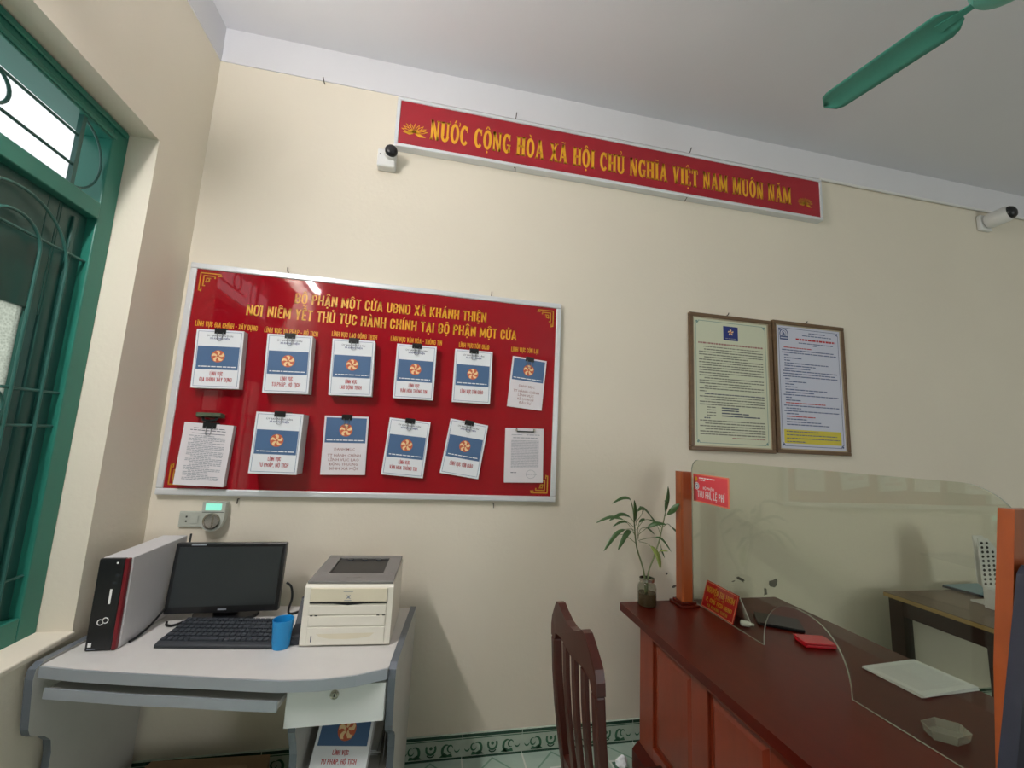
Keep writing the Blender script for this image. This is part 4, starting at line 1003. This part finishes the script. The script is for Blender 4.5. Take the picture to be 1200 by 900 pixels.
# ------------------------------------------------------------------ counter
t = thing('service_counter', 'long red-brown varnished wooden counter with panelled front on the right', 'counter', (2.75, -1.1, 0))
cy0, cy1 = -2.15, -.145
mb = MB(); mb.prism([(2.252, cy1, .712), (3.19, cy1+.01, .712), (3.19, cy0, .712), (2.252, cy0, .712)], (0, 0, .036), M_wood); mb.build('countertop', t, bevel=.006, seg=3)
mb = MB(); mb.box((2.285, cy0+.02, .690), (2.36, cy1-.025, .713), M_wood); mb.build('cove_moulding', t, bevel=.008, seg=3)
fx = 2.345
mb = MB(); mb.box((fx+.014, cy0+.03, .0), (fx+.03, cy1-.04, .70), M_woodv); mb.box((fx+.014, cy1-.055, 0), (3.14, cy1-.04, .705), M_woodv); mb.build('carcass', t)
stiles = [(-.185, -.308), (-.604, -.703), (-1.0, -1.10), (-1.40, -1.50), (-1.80, -1.90), (-2.08, -2.12)]
mb = MB()
for a, b in stiles: mb.box((fx, b, .10), (fx+.016, a, .692), M_woodv)
mb.box((fx+.0005, cy0+.03, .628), (fx+.016, -.185, .692), M_woodv); mb.box((fx+.0005, cy0+.03, .10), (fx+.016, -.185, .17), M_woodv)
mb.build('front_frame', t, bevel=.003)
for i in range(len(stiles)-1):
    a, b = stiles[i][1], stiles[i+1][0]
    m = MB(); y0, y1, z0, z1 = b+.012, a-.012, .182, .616; e = .022
    vs = [(fx+.014, y0, z0), (fx+.014, y1, z0), (fx+.014, y1, z1), (fx+.014, y0, z1), (fx+.004, y0+e, z0+e), (fx+.004, y1-e, z0+e), (fx+.004, y1-e, z1-e), (fx+.004, y0+e, z1-e)]
    m.add(vs, [(4, 5, 6, 7), (0, 1, 5, 4), (1, 2, 6, 5), (2, 3, 7, 6), (3, 0, 4, 7)], M_woodv); m.build('raised_panel', t)
mb = MB(); mb.prism([(2.312, 0), (2.312, .085), (2.330, .105), (2.360, .118), (2.36, 0)] and [(2.312, cy1-.03, 0), (2.312, cy1-.03, .085), (2.326, cy1-.03, .100), (2.345, cy1-.03, .118), (2.362, cy1-.03, .118), (2.362, cy1-.03, 0)], (0, cy0-cy1+.05, 0), M_wood); mb.build('plinth', t, bevel=.003)

# partition posts
def post(px, py, w, label):
    t = thing('partition_post', label, 'post', (px, py, .748))
    m = MB(); c = w*.25; pts = [(-w, -w+c), (-w+c, -w), (w-c, -w), (w, -w+c), (w, w-c), (w-c, w), (-w+c, w), (-w, w-c)]
    m.prism([(px+x, py+y, .770) for x, y in pts], (0, 0, .652), M_post); m.build('shaft', t, bevel=.002)
    m = MB(); m.box((px-w-.022, py-w-.022, .7485), (px+w+.022, py+w+.022, .760), M_wood); m.box((px-w-.010, py-w-.010, .760), (px+w+.010, py+w+.010, .772), M_wood); m.build('foot_moulding', t, bevel=.003)
post(2.586, -.200, .032, 'square wooden post at the wall end of the counter, beside the plant jar')
t = thing('partition_board', 'orange-brown wooden end board at the right edge of the view, near end of the glass', 'wooden board', (2.70, -1.50, .748))
mb = MB(); mb.prism([(2.462, -1.512, .770), (2.500, -1.512, 1.10), (2.562, -1.512, 1.438), (2.90, -1.512, 1.438), (2.90, -1.512, .770)], (0, .030, 0), M_post); mb.build('board', t, bevel=.004)
mb = MB(); mb.box((2.44, -1.5145, .7485), (2.93, -1.476, .770), M_wood); mb.build('foot_moulding', t, bevel=.004)

# glass partition
t = thing('glass_partition', 'clear glass partition with rounded corners and an arched opening on the counter', 'glass partition', (2.66, -.85, .749))
gx = 2.657; ya, yb = -.165, -1.472; zb, zt = .7495, 1.486
def rc(cy, cz, ry, rz, a0, a1, n=10): return [(cy+ry*math.cos(math.radians(a0+(a1-a0)*i/n)), cz+rz*math.sin(math.radians(a0+(a1-a0)*i/n))) for i in range(n+1)]
def superarc(y0, y1, z0, h, n=22, e=2.3):
    c, r = (y0+y1)/2, (y0-y1)/2; out = []
    for i in range(n+1):
        w = PI*i/n; cs, sn = math.cos(w), math.sin(w)
        out.append((c+r*math.copysign(abs(cs)**(2/e), cs), z0+h*abs(sn)**(2/e)))
    return out
outl = [(ya, zb)]+superarc(-.640, -1.010, zb, .205)[0:]+[(yb, zb)]
outl += rc(yb+.12, zt-.12, .12, .12, 180, 90)
outl += rc(ya-.06, zt-.06, .06, .06, 90, 0)
mb = MB(); mb.prism([(gx, y, z) for y, z in outl], (.006, 0, 0), M_glass, M_glassedge); mb.build('pane', t)
# thin bright cut edge
# sign on the glass
t = thing('counter_sign', 'small red sign THU PHÍ, LỆ PHÍ fixed to the glass beside the wall post', 'sign', (2.65, -.325, 1.27))
mb = MB(); mb.box((2.6515, -.462, 1.268), (2.6565, -.188, 1.413), M_signborder); mb.build('backing_plate', t, bevel=.0015)
F = Frame2D((2.6512, -.325, 1.3405), (0, -1, 0), (0, 0, 1), (-1, 0, 0))
mb = MB(); mb.rect(F, -.130, -.066, .130, .066, M_signred, .0001)
sans(mb, F, 'THU PHÍ, LỆ PHÍ', .005, -.048, .205, .036, M_whiteprint, .0006)
mb.text(F, 'BỘ PHẬN', -.010, -.002, .085, .012, M_whiteprint, .0006, bold=.02)
bars(mb, F, -.085, .040, .053, .006, M_whiteprint, .0006, random.Random(3)); bars(mb, F, -.083, -.035, .042, .005, M_whiteprint, .0006, random.Random(4))
mb.disc(F, -.110, .046, .012, M_gold, .0006); mb.disc(F, -.103, .010, .019, M_whiteprint, .0006); mb.arc(F, -.103, .010, .013, .014, 0, 360, .003, M_docblue, .0009, n=18); mb.rect(F, -.108, .004, -.098, .016, M_docblue, .0009)
mb.build('sign_face', t)

# name plate: A-frame behind the glass
t = thing('name_plate', 'red tent-shaped name plate with yellow lettering standing at the foot of the glass', 'name plate', (2.705, -.335, .748))
ylo, yhi = -.447, -.218; xb0, xtop, xb1, zt_ = 2.667, 2.705, 2.768, .872
mb = MB(); mb.prism([(xb0, yhi, .7485), (xtop, yhi, zt_), (xtop+.004, yhi, zt_), (xb0+.004, yhi, .7485)], (0, ylo-yhi, 0), M_platered); mb.build('front_plate', t)
mb = MB(); mb.prism([(xtop+.004, yhi, zt_), (xb1, yhi, .7485), (xb1-.004, yhi, .7485), (xtop+.0045, yhi, zt_-.008)], (0, ylo-yhi, 0), M_whitepl); mb.build('back_plate', t)
uy = Vector((xtop-xb0, 0, zt_-.7485)); hh = uy.length; uy.normalize(); nn = Vector((-uy.z, 0, uy.x))
F = Frame2D(Vector(((xb0+xtop)/2, (ylo+yhi)/2, (zt_+.7485)/2))+nn*.0006, (0, -1, 0), uy, nn)
mb = MB()
for a in ((-.113, -hh/2+.002, .113, -hh/2+.006), (-.113, hh/2-.006, .113, hh/2-.002), (-.113, -hh/2+.002, -.109, hh/2-.002), (.109, -hh/2+.002, .113, hh/2-.002)): mb.rect(F, *a, M_signborder)
sans(mb, F, 'NGUYỄN THỊ THƠM', 0, .014, .195, .028, M_gold, .0003)
mb.text(F, 'Chức vụ:', 0, .000, .075, .010, M_gold2, .0003)
sans(mb, F, 'P. CHỦ TỊCH UBND', .004, -.028, .180, .020, M_gold, .0003)
sans(mb, F, 'XÃ KHÁNH THIỆN', 0, -.052, .145, .014, M_gold2, .0003)
mb.build('lettering', t)
t = thing('glue_bottle', 'small white plastic bottle lying beside the red name plate', 'bottle', (2.70, -.475, .75))
mb = MB(); mb.lathe((2.695, -.462, .763), [(.004, 0), (.012, .003), (.0135, .015), (.012, .035), (.006, .045)], M_whitepl, axis=(.55, -.35, .0)); mb.build('body', t)
mb = MB(); mb.lathe((2.733, -.486, .763), [(.007, 0), (.006, .012)], M_greypl, axis=(.55, -.35, .0)); mb.build('cap', t)

# ------------------------------------------------------------------ jar with dracaena cuttings
t = thing('potted_plant', 'leafy green cuttings in a glass jar of water on the end of the counter', 'plant', (2.377, -.195, .748))
jc = (2.377, -.195, .7485)
mb = MB(); mb.lathe(jc, [(.044, 0), (.047, .006), (.047, .085), (.043, .100), (.034, .112), (.034, .116), (.037, .118), (.037, .132), (.0345, .132), (.0345, .118), (.032, .114), (.041, .098), (.0445, .084), (.0445, .006)], M_jar, n=28, capends=False); jar = mb.build('jar', t)
mb = MB(); mb.lathe(jc, [(.001, .004), (.0435, .004), (.044, .03), (.0435, .062), (.001, .062)], M_water, n=24); mb.build('water', jar)
mb = MB(); mb.lathe((jc[0], jc[1], jc[2]+.117), [(.0378, 0), (.0378, .014)], M_chrome, n=28, capends=False); mb.build('rim_band', jar)
# stems and leaves: coordinates in a local picture of the plant (mm right of / above the jar base)
K = 0.00088
def P3(px, py, dy=0.0):   # plant drawing units
    return Vector((2.377+(px-352)*.00098, -.195+dy, .7485+(752-py)*.00096))
def spl(pts, n=8):
    P = pts; out = []
    for i in range(len(P)-1):
        p0, p1, p2, p3 = P[max(i-1, 0)], P[i], P[i+1], P[min(i+2, len(P)-1)]
        for k in range(n):
            u = k/n; out.append(0.5*((2*p1)+(-p0+p2)*u+(2*p0-5*p1+4*p2-p3)*u*u+(-p0+3*p1-3*p2+p3)*u**3))
    out.append(P[-1]); return out
stems = [[(346, 735, 0), (335, 590, .0), (296, 460, .005), (286, 360, .01), (272, 270, .0), (258, 225, -.005)],
         [(358, 735, .01), (366, 600, .012), (402, 520, .02), (438, 440, .03), (456, 375, .03), (474, 285, .025)]]
for s_ in stems:
    mb = MB(); q = spl([P3(*p) for p in s_]); mb.tube(q, [.0048-.0022*i/len(q) for i in range(len(q))], M_stem, n=7); mb.build('stem', t)
leaves = [  # points (x, y, depth offset), width in drawing units, petiole share, material
 ([(262, 245, -.01), (235, 205, -.03), (185, 200, -.045), (122, 226, -.06)], 20, .25), ([(283, 345, .0), (240, 300, -.03), (175, 282, -.05), (108, 312, -.06)], 22, .35),
 ([(284, 360, .0), (235, 325, .03), (165, 315, .05), (88, 348, .06)], 20, .35), ([(287, 400, .0), (240, 355, -.05), (150, 370, -.07), (72, 458, -.08)], 24, .5),
 ([(288, 400, .0), (262, 345, .04), (225, 340, .05), (180, 365, .05)], 16, .35), ([(290, 420, .0), (255, 375, -.03), (205, 375, -.06), (148, 452, -.08)], 30, .45),
 ([(290, 440, .0), (250, 410, .03), (205, 405, .05), (160, 445, .06)], 14, .6), ([(278, 340, .0), (270, 300, -.02), (264, 260, -.03), (258, 208, -.035)], 34, .15),
 ([(286, 330, .0), (306, 290, -.02), (308, 260, -.03), (285, 240, -.04)], 22, .5), ([(290, 345, .0), (312, 280, .03), (355, 265, .04), (412, 318, .05)], 22, .35),
 ([(290, 370, .0), (320, 312, -.03), (360, 315, -.045), (410, 345, -.05)], 14, .5), ([(295, 400, .0), (330, 350, -.04), (370, 325, -.06), (420, 326, -.07)], 26, .35),
 ([(297, 410, .0), (320, 345, .03), (340, 325, .035), (362, 318, .04)], 16, .4), ([(300, 420, .0), (335, 375, .04), (380, 370, .05), (425, 405, .05)], 14, .6),
 ([(302, 425, .0), (340, 402, -.04), (395, 400, -.06), (448, 465, -.07)], 16, .5), ([(472, 295, .025), (482, 240, .03), (492, 190, .03), (494, 138, .03)], 28, .15),
 ([(472, 295, .025), (468, 255, .0), (458, 230, -.01), (444, 210, -.015)], 26, .3), ([(474, 300, .025), (495, 270, .0), (512, 245, -.01), (530, 225, -.02)], 34, .15),
 ([(462, 360, .03), (500, 345, .04), (545, 380, .05), (640, 440, .06)], 18, .5), ([(442, 440, .03), (438, 460, .01), (440, 485, .0), (448, 512, -.01)], 12, .4),
 ([(450, 400, .03), (442, 360, .05), (425, 330, .06), (400, 300, .06)], 14, .5),
]
def leaf(pts, width, pet, m):
    q = spl([P3(*p) for p in pts], 6); mb = MB(); n = len(q)
    k = int(pet*n); mb.tube(q[:max(2, k+1)], .0016, M_stem, n=5)
    vs = []; fs = []
    for i in range(k, n):
        u = (i-k)/(n-1-k); w = width*K*0.5*(math.sin(PI*min(1, u**0.8))**0.8 if 0 < u < 1 else 0.02)
        tn = (q[min(i+1, n-1)]-q[max(i-1, 0)]).normalized(); side_ = tn.cross(Vector((0.15, -0.75, 0.65))).normalized()
        nrm = side_.cross(tn).normalized()
        vs += [q[i]+side_*w+nrm*w*.25, q[i], q[i]-side_*w+nrm*w*.25]
    for i in range(n-k-1):
        a = 3*i; fs += [(a, a+1, a+4, a+3), (a+1, a+2, a+5, a+4)]
    mb.add(vs, fs, m); mb.smooth = True
    o = mb.build('leaf', t, angle=80); s_ = o.modifiers.new('solid', 'SOLIDIFY'); s_.thickness = .0006
for pts, w, pet in leaves: leaf(pts, w, pet, M_leafg)
leaf([(306, 430, 0), (350, 440, -.02), (385, 490, -.04), (398, 555, -.05)], 40, .4, M_leafy); leaf([(398, 520, .02), (420, 480, -.01), (432, 470, -.03), (450, 470, -.04)], 14, .3, M_leafy)

# ------------------------------------------------------------------ things on the counter behind the glass
t = thing('plastic_device', 'flat black plastic device on the counter behind the red name plate', 'device', (2.90, -.46, .748), (0, 0, math.radians(-33)))
mb = MB(); mb.prism([(-.092, -.062, .0008), (-.092, -.062, .014), (-.092, .062, .020), (-.092, .062, .0008)], (.184, 0, 0), M_black); mb.build('housing', t, local=True, bevel=.003)
t = thing('ink_pad', 'red ink pad in a clear-edged flat case on the counter', 'ink pad', (2.895, -.655, .748), (0, 0, math.radians(-14)))
mb = MB(); mb.box((-.062, -.042, .0008), (.062, .042, .014), M_clearred); mb.build('case', t, local=True, bevel=.004)
mb = MB(); mb.box((-.064, -.044, .0145), (.064, .044, .021), M_clearred); mb.build('lid', t, local=True, bevel=.003)
t = thing('document_sheets', 'white printed sheets lying flat on the counter behind the glass', 'papers', (3.05, -.930, .748), (0, 0, math.radians(4)))
mb = MB()
for i in range(4):
    m2 = Matrix.Rotation(math.radians((-1.5, .5, 2.0, 0)[i]), 4, 'Z'); mb.box((-.138, -.096, .0008+i*.0022), (.138, .096, .003+i*.0022), M_paper, m2)
F = Frame2D((0, 0, .0099), (0, -1, 0), (1, 0, 0), (0, 0, 1)); rnd = random.Random(2)
for i in range(20): bars(mb, F, -.075, .075, .110-.0115*i, .003, M_faint, .0, rnd, (.01, .03), .003)
mb.build('sheets', t, local=True)
t = thing('plastic_dish', 'small clear hexagonal plastic dish on the counter near the glass', 'dish', (2.775, -1.17, .748))
def hexa(r, z): return [(2.770+r*1.15*math.cos(math.radians(60*i+10)), -1.195+r*.8*math.sin(math.radians(60*i+10)), z) for i in range(6)]
mb = MB(); mb.prism(hexa(.052, .7486), (0, 0, .004), M_dish); mb.build('base', t)
mb = MB(); a, b = hexa(.052, .7526), hexa(.058, .772); a2, b2 = hexa(.049, .7526), hexa(.055, .772)
mb.add(a+b+b2+a2, [(i, (i+1) % 6, 6+(i+1) % 6, 6+i) for i in range(6)]+[(6+i, 6+(i+1) % 6, 12+(i+1) % 6, 12+i) for i in range(6)]+[(12+i, 12+(i+1) % 6, 18+(i+1) % 6, 18+i) for i in range(6)], M_dish); mb.build('rim', t)
t = thing('folder', 'tall dark navy folder leaning against the near orange board at the lower right corner', 'folder', (2.62, -1.535, .748))
mb = MB(); mb.prism([(2.372, -1.545, .7486), (2.536, -1.545, 1.30), (2.552, -1.545, 1.32), (2.86, -1.545, 1.32), (2.86, -1.545, .7486)], (0, .012, 0), M_navyp); mb.build('front_cover', t, bevel=.003)
mb = MB(); mb.prism([(2.374, -1.532, .7486), (2.538, -1.532, 1.30), (2.554, -1.532, 1.318), (2.86, -1.532, 1.318), (2.86, -1.532, .7486)], (0, .016, 0), M_navyp); mb.build('back_cover', t, bevel=.003)

# ------------------------------------------------------------------ side table behind the counter
t = thing('side_table', 'dark brown wooden table against the back wall behind the counter', 'table', (4.5, -.5, 0))
tx0, tx1, ty0, ty1 = 3.985, 5.15, -.98, -.10
mb = MB(); mb.box((tx0, ty0, .726), (tx1, ty1, .749), M_tabletop); mb.build('tabletop', t, bevel=.002)
mb = MB(); mb.box((tx0-.004, ty0-.004, .726), (tx0, ty1, .746), M_tableedge); mb.box((tx0, ty0-.004, .726), (tx1, ty0, .746), M_tableedge); mb.build('edge_strip', t)
for (x, y) in ((tx0+.012, ty1-.09), (tx1-.08, ty1-.09), (tx0+.012, ty0+.02), (tx1-.08, ty0+.02)):
    mb = MB(); mb.box((x, y, 0), (x+.068, y+.075, .726), M_table); mb.build('leg', t, bevel=.003)
mb = MB(); mb.box((tx0+.015, ty0+.095, .640), (tx0+.040, ty1-.09, .726), M_table); mb.build('apron', t)
mb = MB(); mb.box((tx0+.08, ty0+.025, .640), (tx1-.08, ty0+.045, .726), M_table); mb.build('apron', t)
mb = MB(); mb.box((tx0+.012, -.90, .03), (tx0+.45, -.56, .66), M_table); mb.build('cabinet', t, bevel=.003)
cable([(4.05, -.30, .003), (4.12, -.35, .15), (4.20, -.42, .20), (4.24, -.33, .12), (4.30, -.25, .05), (4.38, -.20, .01)], .008, M_black, 'tangle of black cable in the dark space under the brown side table')
# file holder
t = thing('file_holder', 'white perforated magazine holder standing on the brown side table', 'file holder', (4.43, -.37, .749))
fx0, fx1, fy0, fy1 = 4.342, 4.442, -.56, -.33
mb = MB(); F = Frame2D((0, fy0+.0, 0))
sp_ = [(4.332, -.385, .850), (4.332, -.385, 1.115)]
mb.box((4.322, -.43, .7495), (4.422, -.37, .856), M_whitepl); mb.build('front_lip', t, bevel=.003)
mb = MB(); pf = [(4.332, .856), (4.328, 1.118), (4.400, 1.118), (4.455, 1.06), (4.480, .98), (4.485, .7495), (4.430, .7495), (4.430, .856)]
mb.prism([(x, -.368, z) for x, z in pf], (0, .005, 0), M_whitepl)
H_ = Frame2D((0, -.3688, 0))
for i in range(3):
    for j in range(10):
        x = 4.350+.038*i; z = 1.092-.0245*j
        if i == 2 and j < 2: continue
        mb.shape(H_, [(x+.0105*math.cos(2*PI*k/12), z+.0075*math.sin(2*PI*k/12)) for k in range(12)], M_hole)
mb.build('perforated_side', t)
mb = MB(); mb.prism([(x+.075, -.300, z) for x, z in pf[:6]], (0, .005, 0), M_whitepl); mb.build('rear_side', t)
mb = MB(); mb.box((4.370, -.363, .7495), (4.470, -.28, .758), M_whitepl); mb.build('base', t)
t = thing('folder', 'light blue folder lying flat on the brown side table by the wall', 'folder', (4.68, -.16, .749))
mb = MB(); mb.prism([(4.50, -.06, .7495), (4.535, -.30, .7495), (4.86, -.27, .7495), (4.84, -.055, .7495)], (0, 0, .012), M_navyp); mb.build('back_cover', t)
mb = MB(); mb.prism([(4.505, -.06, .762), (4.54, -.30, .762), (4.86, -.27, .764), (4.84, -.055, .764)], (0, 0, .003), M_bluef); mb.build('front_cover', t)

# ------------------------------------------------------------------ ceiling fan
t = thing('ceiling_fan', 'sea-green ceiling fan, one long blade reaching into the upper right of the view', 'ceiling fan', (3.085, -1.365, 3.20))
mb = MB(); mb.lathe((3.085, -1.365, 3.16), [(.001, 0), (.05, .004), (.088, .022), (.10, .05), (.10, .085), (.08, .11), (.04, .125), (.02, .13)], M_fan2, n=36); mb.build('motor_housing', t)
mb = MB(); mb.tube([(3.085, -1.365, 3.27), (3.085, -1.365, 3.66)], .013, M_fan2, n=12); mb.build('down_rod', t)
mb = MB(); mb.lathe((3.085, -1.365, 3.59), [(.02, 0), (.06, .05), (.065, .0795)], M_fan2, n=24); mb.build('canopy', t)
th0 = math.atan2(.590, -.112)
for k in range(3):
    mt = Matrix.Translation(Vector((3.085, -1.365, 3.20))) @ Matrix.Rotation(th0+2*PI*k/3, 4, 'Z') @ Matrix.Rotation(math.radians(10), 4, 'X')
    mb = MB(); ot = []
    L0_, L1_, w0, w1 = .125, .602, .070, .064
    ot = [(L0_, -.026), (L0_+.03, -w0*.9), (L0_+.07, -w0), (L1_-.07, -w1), (L1_-.03, -w1*.85), (L1_-.008, -w1*.5), (L1_, 0), (L1_-.008, w1*.5), (L1_-.03, w1*.85), (L1_-.07, w1), (L0_+.07, w0), (L0_+.03, w0*.9), (L0_, .026)]
    # cambered blade
    vs = []; n = len(ot)
    xs = [L0_+(L1_-L0_)*i/20 for i in range(21)]; rows = 7; vs = []
    for x in xs:
        e0 = min(1, (x-L0_)/.05+.35); e1 = min(1, math.sqrt(max(0, 1-((x-(L1_-.06))/.06)**2)) if x > L1_-.06 else 1)
        hw = (w0+(w1-w0)*(x-L0_)/(L1_-L0_))*min(e0, max(e1, .03))
        for j in range(rows):
            v = -1+2*j/(rows-1); vs.append(mt @ Vector((x, v*hw, -.010*v*v)))
    fs = [(i*rows+j, i*rows+j+1, (i+1)*rows+j+1, (i+1)*rows+j) for i in range(20) for j in range(rows-1)]
    mb.add(vs, fs, M_fan); mb.smooth = True
    o = mb.build('blade', t, angle=70); s_ = o.modifiers.new('solid', 'SOLIDIFY'); s_.thickness = .003
    mb = MB(); mb.prism([tuple(mt @ Vector(p)) for p in ((.09, -.012, -.006), (.19, -.020, -.006), (.19, .020, -.006), (.09, .012, -.006))], tuple(mt.to_3x3() @ Vector((0, 0, .005))), M_fan); mb.build('blade_bracket', o)

# crumpled paper by the counter foot
mb = MB(); rnd = random.Random(11); bmh = bmesh.new(); bmesh.ops.create_icosphere(bmh, subdivisions=2, radius=.03)
vs = [(2.262+v.co.x*(1+rnd.uniform(-.3, .3)), -.17+v.co.y*(1+rnd.uniform(-.3, .3)), .026+max(-.025, v.co.z*(.85+rnd.uniform(-.3, .2)))) for v in bmh.verts]
bmh.verts.index_update(); fs = [tuple(v.index for v in f.verts) for f in bmh.faces]; mb.add(vs, fs, M_paper); bmh.free()
tag(mb.build('crumpled_paper'), 'crumpled white paper on the floor at the foot of the counter', 'paper')
